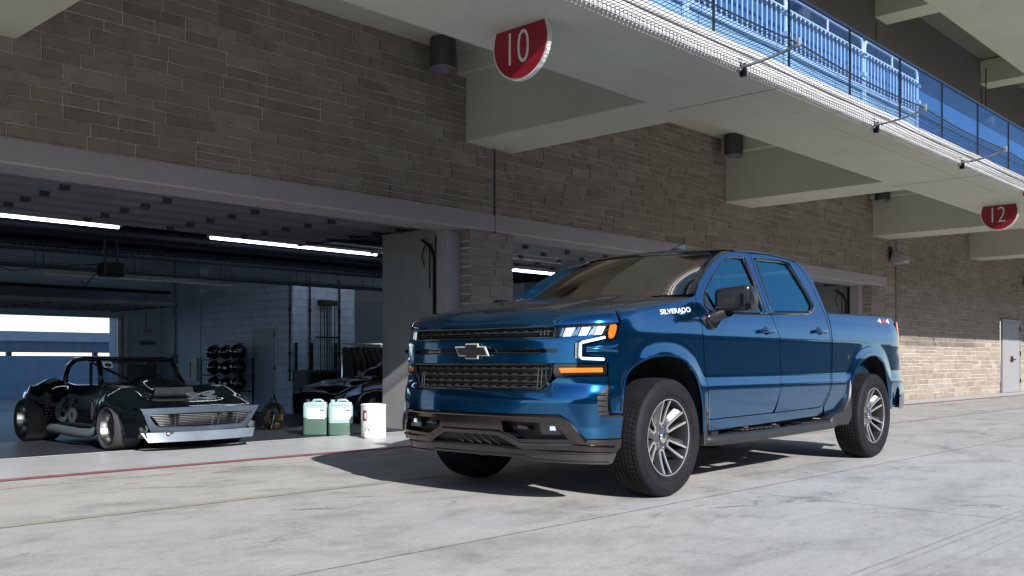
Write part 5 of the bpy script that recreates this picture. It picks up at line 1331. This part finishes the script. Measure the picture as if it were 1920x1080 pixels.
for sg in(1,-1):
    b=MB()
    def ap(u,v,sg=sg):
        W_=ws(u*.995,1 if sg==1 else 0); A_=alp(u,sg); p=W_.lerp(A_,v); n_=Vector((.35,sg*.8,.5)).normalized(); return p+n_*(.022*math.sin(math.pi*v))
    b.grid(20,9,ap); b.build('a_pillar','paint',tk,smooth=True)
b=MB(); b.grid(4,30,lambda u,v: Vector((-.27-.12*u-.27*(2*v-1)**2,(2*v-1)*.84,1.442+.004*(2*v-1)**2+.012*u))); b.build('cowl','black',tk,smooth=True)
for y0_,y1 in((-.25,.55),(-.72,-.05)):
    b=MB(); b.tube([Vector((-.33-.2*abs(y0_),y0_,1.462)),Vector((-.40,(y0_+y1)/2,1.475)),Vector((-.44-.22*y1*y1,y1,1.484))],.008,6); b.build('wiper','black',tk,smooth=True)
# rear cab wall + glass
b=MB(); b.grid(10,12,lambda u,v: Vector((-2.745+.14*max(0,u-.5)+.06*(abs(2*v-1))**6,(2*v-1)*(.92-.19*max(0,u-.4)/.6),.9+.86*u))); b.build('cab_rear','paint',tk,smooth=True)
b=MB(); b.grid(6,10,lambda u,v: Vector((-2.762+.06*u,(2*v-1)*(.66-.06*u),1.44+.34*u))); b.build('rear_window','wsglass',tk,smooth=True)
# antenna fin
b=MB(); b.prism([(-1.62,1.952),(-1.65,1.975),(-1.72,2.000),(-1.80,2.018),(-1.82,2.02),(-1.80,1.98),(-1.79,1.952)],'y',-.018,.018); b.sphere((-1.70,0,1.955),.1,14,8,(1,.45,.22)); b.build('antenna','gloss',tk,bevel=.006,smooth=40)
# mirrors
for k_,sg in enumerate((1,-1)):
    mr_=empty('mirror',(-.62,sg*1.0,1.30)); mr_.parent=doors[0][k_]
    def q(x,y,z): return (x+.62,sg*(y-1.0),z-1.30)
    b=MB()
    def cap_(u,v):
        # rounded box housing: u around, v along y
        y=1.015+.265*v; a=2*math.pi*u; ex=.30
        ca,sa=math.cos(a),math.sin(a); rx=.075*(1-.35*abs(2*v-1)**10); rz=.094*(1-.22*abs(2*v-1)**10)-.008*(1-v)
        x=-.655-.055*(v)+rx*math.copysign(abs(ca)**ex,ca); z=1.408+.018*v+rz*math.copysign(abs(sa)**ex,sa)
        return q(x+.02*(ca>0),y,z)
    b.grid(41,15,cap_); 
    for v in(0,1): b.add([cap_(u/40,v) for u in range(40)],[tuple(range(40))])
    b.build('housing','mirrorblack',mr_,smooth=50,weld=True)
    b=MB(); b.grid(10,8,lambda u,v:q(-.562+.012*math.sin(math.pi*u)*math.sin(math.pi*v)-.05*(u),1.05+.17*u,1.345+.115*v)); b.build('cap','mirrorblack',mr_,smooth=True)
    b=MB(); b.box(q(-.600,1.225,1.345),q(-.575,1.245,1.455)); b.build('cap_trim','dchrome',mr_,bevel=.006,smooth=30)
    b=MB(); b.box(q(-.640,1.262,1.325),q(-.60,1.288,1.385)); b.build('indicator','dchrome',mr_,bevel=.008,smooth=30)
    b=MB(); b.grid(2,2,lambda u,v:q(-.732,1.03+.23*u,1.335+.16*v)); b.build('mirror_glass','chrome',mr_)
    b=MB()
    V=[];
    for i in range(8):
        t=i/7; cx=-.56-.10*t; cz=1.255+.075*t; y=.955+.14*t; rx=.085-.015*t; rz=.055-.012*t-.01*math.sin(math.pi*t)
        V+=[q(cx+rx*math.cos(2*math.pi*k/14),y,cz+rz*math.sin(2*math.pi*k/14)) for k in range(14)]
    b.add(V,[(i*14+k,i*14+(k+1)%14,(i+1)*14+(k+1)%14,(i+1)*14+k) for i in range(7) for k in range(14)]); b.build('stalk','flap',mr_,smooth=True)
    b=MB(); b.prism([(q(-.50,0,0)[0],q(0,0,1.26)[2]),(q(-.52,0,0)[0],q(0,0,1.315)[2]),(q(-.74,0,0)[0],q(0,0,1.325)[2]),(q(-.70,0,0)[0],q(0,0,1.26)[2]),(q(-.62,0,0)[0],q(0,0,1.19)[2]),(q(-.57,0,0)[0],q(0,0,1.20)[2])],'y',-sg*.045,sg*.01); b.build('mount','gloss',mr_,bevel=.008,smooth=30)
# --- interior ------------------------------------------------------------
b=MB(); b.grid(6,20,lambda u,v: Vector((-.42-.50*u,(2*v-1)*.74,1.36+.03*math.sin(u*3)-.02*u-.0*(2*v-1)**2))); b.box((-.95,-.72,1.0),(-.88,.72,1.36)); b.build('dashboard','black',tk,smooth=30)
b=MB(); b.tube([Vector((-1.02+.06*math.sin(a),.38+.19*math.cos(a),1.26+.18*math.sin(a))) for a in[2*math.pi*i/28 for i in range(28)]],.014,8,closed=True); b.tube([(-1.0,.2,1.26),(-1.0,.56,1.26)],.015,6); b.build('steering_wheel','black',tk,smooth=True)
for nm,xx in(('front_seat',-1.55),('rear_seat',-2.42)):
    for y in(-.40,.40):
        st_=empty(nm,(xx,y,.75)); st_.parent=tk
        b=MB(); b.box((-.09,-.24,0),(.10,.24,.64)); b.build('backrest','fabric',st_,bevel=.05,seg=3,smooth=40)
        b=MB(); b.box((-.06,-.13,.70),(.06,.13,.90)); b.build('headrest','fabric',st_,bevel=.035,seg=3,smooth=40)
        b=MB(); b.box((.0,-.25,-.05),(.50,.25,.10)); b.build('cushion','fabric',st_,bevel=.04,seg=3,smooth=40)
        b=MB(); b.tube([(0,-.06,.62),(0,-.06,.72)],.008,6).tube([(0,.06,.62),(0,.06,.72)],.008,6); b.build('headrest_post','steel',st_)
b=MB(); b.grid(8,9,lambda u,v: Vector((-1.0-1.62*u,(2*v-1)*.66,1.80+.06*math.sin(math.pi*min(1,u*1.1+.05))))); b.build('headliner',mat('beige_headliner',(.25,.235,.21),.9),tk,smooth=True)
b=MB(); b.box((-1.02,-.13,1.70),(-.99,.13,1.76)); b.tube([(-1.0,0,1.74),(-1.02,0,1.83)],.01,6); b.build('rear_view_mirror','black',tk,bevel=.008)
# --- added black shell, makes the panel gaps read as deep shade -------------------------------------
for sg in(1,-1):
    V=[];b=MB()
    b.grid(60,5,lambda u,v: side(-.47-2.15*u,.47+.86*v,sg)-Vector((0,sg*.045,0)))
    b.build('gap_backing','shell',tk)
    b=MB(); b.grid(20,6,lambda u,v: side(-2.62-.20*u,.50+.88*v,sg)-Vector((0,sg*.06,0))); b.build('gap_backing','shell',tk)
    # B and C pillar inner
    b=MB(); b.grid(2,6,lambda u,v: side(-1.52-.12*u,1.36+.47*v,sg)-Vector((0,sg*.03,0))); b.grid(2,6,lambda u,v: side(-2.52-.15*u,1.40+.35*v,sg)-Vector((0,sg*.03,0))); b.build('inner_pillar','shell',tk)
b=MB(); b.box((.30,-.56,.40),(.72,.56,1.12)); b.box((-.46,-.58,.42),(.30,.58,1.22)); b.box((-2.60,-.86,.42),(-.46,.86,.70)); b.box((-.50,-.86,.6),(-.44,.86,1.36)); b.box((-4.6,-.48,.5),(-2.6,.48,.80)); b.build('underbody','shell',tk)
# --- bed -----------------------------------------------------------------
ra=[(-3.125,.47),(-3.135,.60),(-3.155,.70),(-3.240,.845),(-3.40,.950),(-3.66,1.008),(-3.87,.985),(-4.01,.895),(-4.10,.70),(-4.135,.55),(-4.14,.47)]
ras=[]
for i in range(len(ra)-1):
    ras+=[_cr(ra[max(i-1,0)],ra[i],ra[i+1],ra[min(i+2,len(ra)-1)],k/5) for k in range(5)]
ras.append(ra[-1])
bedo=[(-2.768,1.392),(-3.3,1.400),(-4.20,1.412),(-4.36,1.408),(-4.42,1.37),(-4.46,1.15),(-4.50,1.02),(-4.56,.90),(-4.58,.72),(-4.52,.50),(-4.30,.47)]+ras[::-1]+[(-2.66,.47),(-2.62,.55),(-2.70,.655),(-2.768,.845)]
beds=both('bed_side',sd(bedo),'paint',step=.032,depth=.03)
for k_,sg in enumerate((1,-1)):
    b=MB(); b.grid(50,7,lambda u,v: (lambda x,a: Vector((x,sg*(body(X(x),1.39)[1]-.001-.10*v),lerp([(-4.4,1.408),(-3.3,1.400),(-2.76,1.392)],x)-.001+.018*math.sin(math.pi*min(1,v*1.5)/2))))(-2.77-1.62*u,0)); b.build('bed_rail','paint',beds[k_],smooth=True)
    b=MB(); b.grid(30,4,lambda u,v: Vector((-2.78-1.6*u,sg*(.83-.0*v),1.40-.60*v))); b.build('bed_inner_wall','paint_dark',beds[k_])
    # badge
    fn4=(lambda sg:lambda a,q,e: side(-4.10-(a if sg==1 else -a)*.30,1.366+q*.045,sg)+Vector((0,sg*(.002+e),0)))(sg)
    for tx,mm,c0,w_ in(('4','white_letter',-.36,.30),('X','red',0,.40),('4','white_letter',.36,.30)):
        text_mesh('badge_lettering',tx,mm,beds[k_],(lambda c0,w_:lambda a,q,e: fn4(c0+a*w_,q*(1.0 if w_<.4 else .9),e+(.001 if w_==.4 else 0)))(c0,w_),.001,bold=.05)
    c=side(-3.128,.998,sg); b=MB(); b.lathe([(0,.004),(.018,.003),(.022,0),(.024,-.004)],(c.x,c.y,c.z) if sg==1 else (c.x,c.y,c.z),'y',16); b.build('fuel_cap_lock','gloss',beds[k_],smooth=True) if sg==1 else None
    if sg==1:
        b=MB(); pth=[(-2.95,1.13),(-3.16,1.13),(-3.20,1.08),(-3.20,.97),(-3.10,.90),(-2.96,.90),(-2.91,.95),(-2.91,1.09)]; pth=[_cr(pth[i-1],pth[i],pth[(i+1)%8],pth[(i+2)%8],t/3) for i in range(8) for t in range(3)]
        b.tube([side(x,z,1)+Vector((0,.0005,0)) for x,z in pth],.0014,4,closed=True); b.build('fuel_door_gap','shell',beds[k_])
    # tail lamp
    tl=MB()
    def tlp(u,v,sg=sg):
        a=math.pi/2*v; z=.98+.385*u; xo=-4.43-.05*(1-u)-.03*math.sin(u*3); return Vector((xo-.17*math.sin(a)*1.0,sg*(.955-.10*(1-math.cos(a))-.012*(z-1)),z))
    tl.grid(14,10,tlp); tl.build('tail_lamp','red',tk,smooth=True)
    # arch lips (dark body coloured flare edge)
    for pts_,nm in((fas,'arch_lip'),(ras,'arch_lip')):
        b=MB(); b.tube([side(x,z,sg)+Vector((0,-sg*.004,0)) for x,z in pts_],.009,6); b.build(nm,'paint',fenders[k_] if pts_ is fas else beds[k_],smooth=True)
    # wheel liners
    for pts_,cx in((fa,.05),(ra,-3.63)):
        b=MB(); V=[]
        P=[(cx+(x-cx)*1.03,z+.012) for x,z in pts_]
        for x,z in P: V+=[Vector((x,sg*.985,z)),Vector((x,sg*.62,z+.02)),Vector((cx+(x-cx)*.9,sg*.56,z-.02))]
        n=len(P); b.add(V,[(i*3+j,(i+1)*3+j,(i+1)*3+j+1,i*3+j+1) for i in range(n-1) for j in range(2)])
        b.add([Vector((x,sg*.60,z)) for x,z in P],[tuple(range(n))]); b.build('wheel_liner','shell',tk)
    # mud flaps
    b=MB(); b.prism([(-.462,.62),(-.50,.62),(-.515,.36),(-.49,.325),(-.468,.33)],'y',sg*.82,sg*1.004); b.build('mud_flap','flap',tk,bevel=.01)
    b=MB(); b.prism([(-3.12,.80),(-3.08,.62),(-2.96,.50),(-2.70,.455),(-2.66,.40),(-2.78,.37),(-3.05,.36),(-3.13,.44)],'y',sg*.90,sg*1.020); b.build('rear_mud_flap','flap',tk,bevel=.012,smooth=35)
    # running board: oval tube with step pads and brackets
    b=MB(); b.tube([(-.50,sg*.86,.37),(-.54,sg*.93,.365),(-.62,sg*.975,.36),(-1.2,sg*.985,.36),(-2.4,sg*.985,.375),(-2.72,sg*.985,.38),(-2.86,sg*.96,.385),(-2.92,sg*.90,.39)],.041,14); rb=b.build('running_board','boardm',tk,smooth=True)
    for q0,q1 in(((-1.62,sg*.80,.345),(-1.00,sg*.955,.400)),((-2.72,sg*.80,.36),(-2.18,sg*.955,.415))): b=MB(); b.box(q0,q1); b.build('step_well','black',rb,bevel=.008)
    for x0_ in(-1.60,-2.70):
        for k in range(7): b=MB(); b.box((x0_+.08*k,sg*.89,.412),(x0_+.08*k+.055,sg*.975,.420)); b.build('step_tread','dam',rb)
    for x in(-.72,-1.25,-1.75,-2.30,-2.75): b=MB(); b.box((x-.05,sg*.70,.36),(x+.05,sg*.94,.42)); b.box((x-.05,sg*.70,.36),(x+.05,sg*.78,.52)); b.build('board_bracket','shell',rb)
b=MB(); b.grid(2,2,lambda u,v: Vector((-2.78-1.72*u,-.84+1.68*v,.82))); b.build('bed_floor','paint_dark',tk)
b=MB(); b.grid(4,14,lambda u,v: Vector((-4.60-.01*math.sin(math.pi*u),(2*v-1)*.84,.74+.66*u))); b.box((-4.60,-.82,.76),(-4.55,.82,1.39)); b.build('tailgate','paint',tk,smooth=30)
# rear bumper
b=MB(); V=[]; pl=[(-4.42,.985),(-4.58,.975),(-4.70,.93),(-4.76,.80),(-4.80,.4),(-4.81,0)]; pl=pl+[(a,-b_) for a,b_ in pl[::-1][1:]]
for x,y in pl: V+=[Vector((x,y,.46)),Vector((x-.01,y*1.005,.52)),Vector((x-.01,y*1.005,.66)),Vector((x+.02,y*.99,.73)),Vector((x+.12,y*.95,.735))]
n=len(pl); b.add(V,[(i*5+j,(i+1)*5+j,(i+1)*5+j+1,i*5+j+1) for i in range(n-1) for j in range(4)]); b.build('rear_bumper','paint',tk,smooth=35)
b=MB(); b.box((-4.78,-.62,.735),(-4.62,.62,.75)); b.build('bumper_step','black',tk)
b=MB(); b.tube([(-4.60,.3,.70),(-4.66,.3,.80),(-4.68,.28,.82)],.02,8); b.box((-4.92,-.05,.40),(-4.6,.05,.47)); b.build('tow_hitch','steel',tk,smooth=30)
# axle, frame
b=MB(); b.tube([(-3.745,-.8,.42),(-3.745,.8,.42)],.05,12); b.sphere((-3.745,0,.42),.14,14,10); b.tube([(0,-.75,.40),(0,.75,.40)],.035,8); 
for y in(-.42,.42): b.box((-4.7,y-.04,.50),(.7,y+.04,.62))
b.tube([(-2.4,-.1,.45),(-4.3,-.45,.47)],.035,8); b.build('chassis','shell',tk,smooth=30)
# --- wheels ----------------------------------------------------------------
TR=.4195; TH=.1375
def tread(seg=96):
    # profile from outer sidewall over the tread to inner; h along axle (outer = +)
    prof=[(.262,.100),(.268,.118),(.285,.128),(.320,.139),(.355,.140),(.385,.134),(.400,.124),(.408,.114)]
    rows=[]  # (h, r, kind)
    b=MB()
    pr=[(r,h,0) for r,h in prof]
    # tread ribs with grooves
    for h0_,h1_,kind in((.110,.084,1),(.076,.048,2),(.042,.016,2),(.008,-.008,3),(-.016,-.042,2),(-.048,-.076,2),(-.084,-.110,1)):
        cr_=lambda h:TR-.010*(h/.12)**2-.0
        pr+=[(cr_(h0_)-.009,h0_+.0005,4),(cr_(h0_),h0_-.0005,kind),(cr_(h1_),h1_+.0005,kind),(cr_(h1_)-.009,h1_-.0005,4)]
    pr+=[(r,-h,0) for r,h in prof[::-1]]
    def fn(j,k,r):
        kind=pr[j][2]; ph=k%4
        if kind==1: return r-(.0045 if ph==0 else 0)
        if kind==2: return r-(.0035 if (ph+(1 if pr[j][1]>0 else 3))%4==0 else 0)
        return r
    b.lathe([(r,h) for r,h,k in pr],(0,0,0),'y',seg*3,fn)
    return b
tb=tread()
def wheel(x,y,sg,proto=None):
    wh=empty('wheel',(x,y,TR)); wh.parent=tk
    if sg<0: wh.rotation_euler=(0,0,math.pi)
    if proto:
        for ch in proto.children:
            c=ch.copy(); scn.collection.objects.link(c); c.parent=wh
        return wh
    tb.build('tyre','rubber',wh,smooth=28)
    b=MB()
    for r in(.300,.372): b.lathe([(r-.0015,.1345 if r<.35 else .1375),(r,.1375 if r<.35 else .1395),(r+.0015,.1345 if r<.35 else .1375)],(0,0,0),'y',96)
    b.build('sidewall_rib','rubber',wh,smooth=True)
    for wd,a0 in(('ALL SEASON',0),('275/60R20',math.pi)):
        text_mesh('sidewall_lettering',wd,'rubber',wh,(lambda a0:lambda a,q,e:(((.345+q*.026)*math.sin(a0-a*.75)),.1392+e,(.345+q*.026)*math.cos(a0-a*.75)))(a0),.0012,bold=.01) if False else None
    # rim barrel
    b=MB(); b.lathe([(.272,.112),(.274,.118),(.268,.120),(.262,.114),(.255,.098),(.245,.04),(.240,-.10),(.262,-.118)],(0,0,0),'y',72); b.build('rim_barrel','barrel',wh,smooth=25)
    b=MB(); b.lathe([(.262,.1125),(.266,.1205),(.2735,.1190),(.274,.113)],(0,0,0),'y',96); b.build('rim_flange','alu',wh,smooth=30)
    # six spokes: painted dished faces between narrow windows
    Y=lambda r:.052+.055*((r-.06)/.20)**1.6 if r>.06 else .052
    def pol(r,a,y): return (r*math.sin(a),y,r*math.cos(a))
    for k in range(6):
        a=k*math.pi/3+.02
        rs=[.080,.098,.118,.145,.18,.22,.2605]
        win=lambda r:.022+.020*max(0,(r-.10))/.16          # half width of the narrow window
        arm=lambda r:.0075+.002*sst(.1,.26,r)
        def PW(r,w_,dy=0): return pol(r,a+math.asin(max(-1,min(1,w_/r))),Y(r)+dy)
        # painted blade on one side of each window, dished towards the next one
        sp=MB(); V=[];n=7
        bw=lambda r:lerp([(.08,.032),(.10,.034),(.14,.036),(.20,.042),(.26,.050)],r)
        for r in rs:
            for i in range(n):
                t=i/(n-1); V.append(PW(r,win(r)+bw(r)*t,-.003-.034*t**1.3*sst(.08,.16,r)))
        m_=len(rs); F=[(i*n+j,(i+1)*n+j,(i+1)*n+j+1,i*n+j+1) for i in range(m_-1) for j in range(n-1)]
        B_=[PW(r,win(r)+bw(r)*t,-.065) for r in rs for t in(0,1)]; q=len(V)
        for i in range(m_-1): F+=[(i*n,(i+1)*n,q+2*(i+1),q+2*i),(i*n+n-1,(i+1)*n+n-1,q+2*(i+1)+1,q+2*i+1)]
        sp.add(V+B_,F); sp.build('spoke','wheelgrey',wh,smooth=35)
        # slim arm on the other side
        sp=MB(); V=[]
        for r in rs: V+=[PW(r,-win(r),-.002),PW(r,-win(r)-arm(r)*1.6,-.004),PW(r,-win(r)-arm(r)*2.2,-.05),PW(r,-win(r),-.05)]
        sp.add(V,[(4*i+j,4*(i+1)+j,4*(i+1)+(j+1)%4,4*i+(j+1)%4) for i in range(m_-1) for j in range(4)]); sp.build('spoke_arm','wheelgrey',wh,smooth=35)
        # machined U outline round the window
        e=MB(); path=[(r,1) for r in(.2640,.22,.18,.145,.118,.104)]
        cen=[(r,win(r)) for r in(.2640,.22,.18,.145,.118,.104)]+[(.094,.012),(.091,0),(.094,-.012)]+[(r,-win(r)) for r in(.104,.118,.145,.18,.22,.2640)]
        vv=[]
        for i,(r,w_) in enumerate(cen):
            r0,w0_=cen[max(i-1,0)]; r1,w1_=cen[min(i+1,len(cen)-1)]; dr,dw=r1-r0,w1_-w0_; L=math.hypot(dr,dw); nr,nw=-dw/L,dr/L; h=.0062
            vv+=[PW(r+nr*h,w_+nw*h,.002),PW(r-nr*h,w_-nw*h,.002),PW(r-nr*h,w_-nw*h,-.010),PW(r+nr*h,w_+nw*h,-.010)]
        e.add(vv,[(4*i+j,4*(i+1)+j,4*(i+1)+(j+1)%4,4*i+(j+1)%4) for i in range(len(cen)-1) for j in range(4)])
        e.build('machined_edge','alu',wh,smooth=30)
        # hub web behind
        b=MB(); x_,z_=.070*math.sin(a),.070*math.cos(a); b.lathe([(0,.072),(.008,.070),(.0115,.062),(.0125,.045)],(x_,0,z_),'y',10); b.build('lug_nut','chrome',wh,smooth=40)
    b=MB(); b.lathe([(.0,.048),(.095,.046),(.098,.030),(.098,.01),(0,0)],(0,0,0),'y',36); b.build('hub','wheelgrey',wh,smooth=30)
    b=MB(); b.lathe([(0,.082),(.030,.080),(.040,.072),(.042,.048)],(0,0,0),'y',28); b.build('hub_cap','chrome',wh,smooth=30)
    b=MB(); b.prism([(-.024,-.005),(-.009,-.005),(-.009,-.009),(.009,-.009),(.009,-.005),(.024,-.005),(.018,.005),(.009,.005),(.009,.009),(-.009,.009),(-.009,.005),(-.018,.005)],'y',.080,.0825); b.build('hub_cap_mark','dam',wh)
    b=MB(); b.lathe([(.06,-.02),(.165,-.02),(.165,-.045),(.06,-.045)],(0,0,0),'y',40,cap=False); b.build('brake_disc','steel',wh,smooth=30)
    b=MB(); b.box((-.19,-.07,-.08),(-.09,.005,.08)); b.build('brake_caliper','darkmetal',wh,bevel=.01)
    b=MB(); b.lathe([(.23,-.06),(.04,-.07),(0,-.07)],(0,0,0),'y',36); b.build('dust_shield','shell',wh)
    return wh
w0=wheel(0,.87,1)
for x,y,sg in((-3.745,.87,1),(0,-.87,-1),(-3.745,-.87,-1)): wheel(x,y,sg,w0)
# ------------------------------------------------------------------ beyond the pit lane (unseen, added behind the camera to darken the truck's reflections)
pw=MB(); pw.box((-150,-14.4,0),(150,-14,1.15)); o=pw.build('pit_wall','panelc',None); tag(o,'long concrete pit wall across the pit lane from the garages','wall')
gsd=empty('reflection_stand',(20,-60,0),0,'dark roofed stand added far across the track for reflections','reflection_stand')
b=MB(); b.box((-140,-60,0),(190,-56,5.5)); b.build('front_wall',mat('stand_wall',(.06,.06,.065),.8),gsd,org=(20,-60,0))
b=MB()
for k in range(10): b.box((-140,-60-1.2*(k+1),5.0+.55*k),(190,-60-1.2*k,5.5+.55*k))
b.build('seating',mat('stand_seats',(.05,.055,.07),.8),gsd,org=(20,-60,0))
b=MB(); b.box((-140,-74,15.2),(190,-58,15.6)); b.box((-140,-74,0),(190,-73,15.2)); b.build('roof',M['canlight'],gsd,org=(20,-60,0))
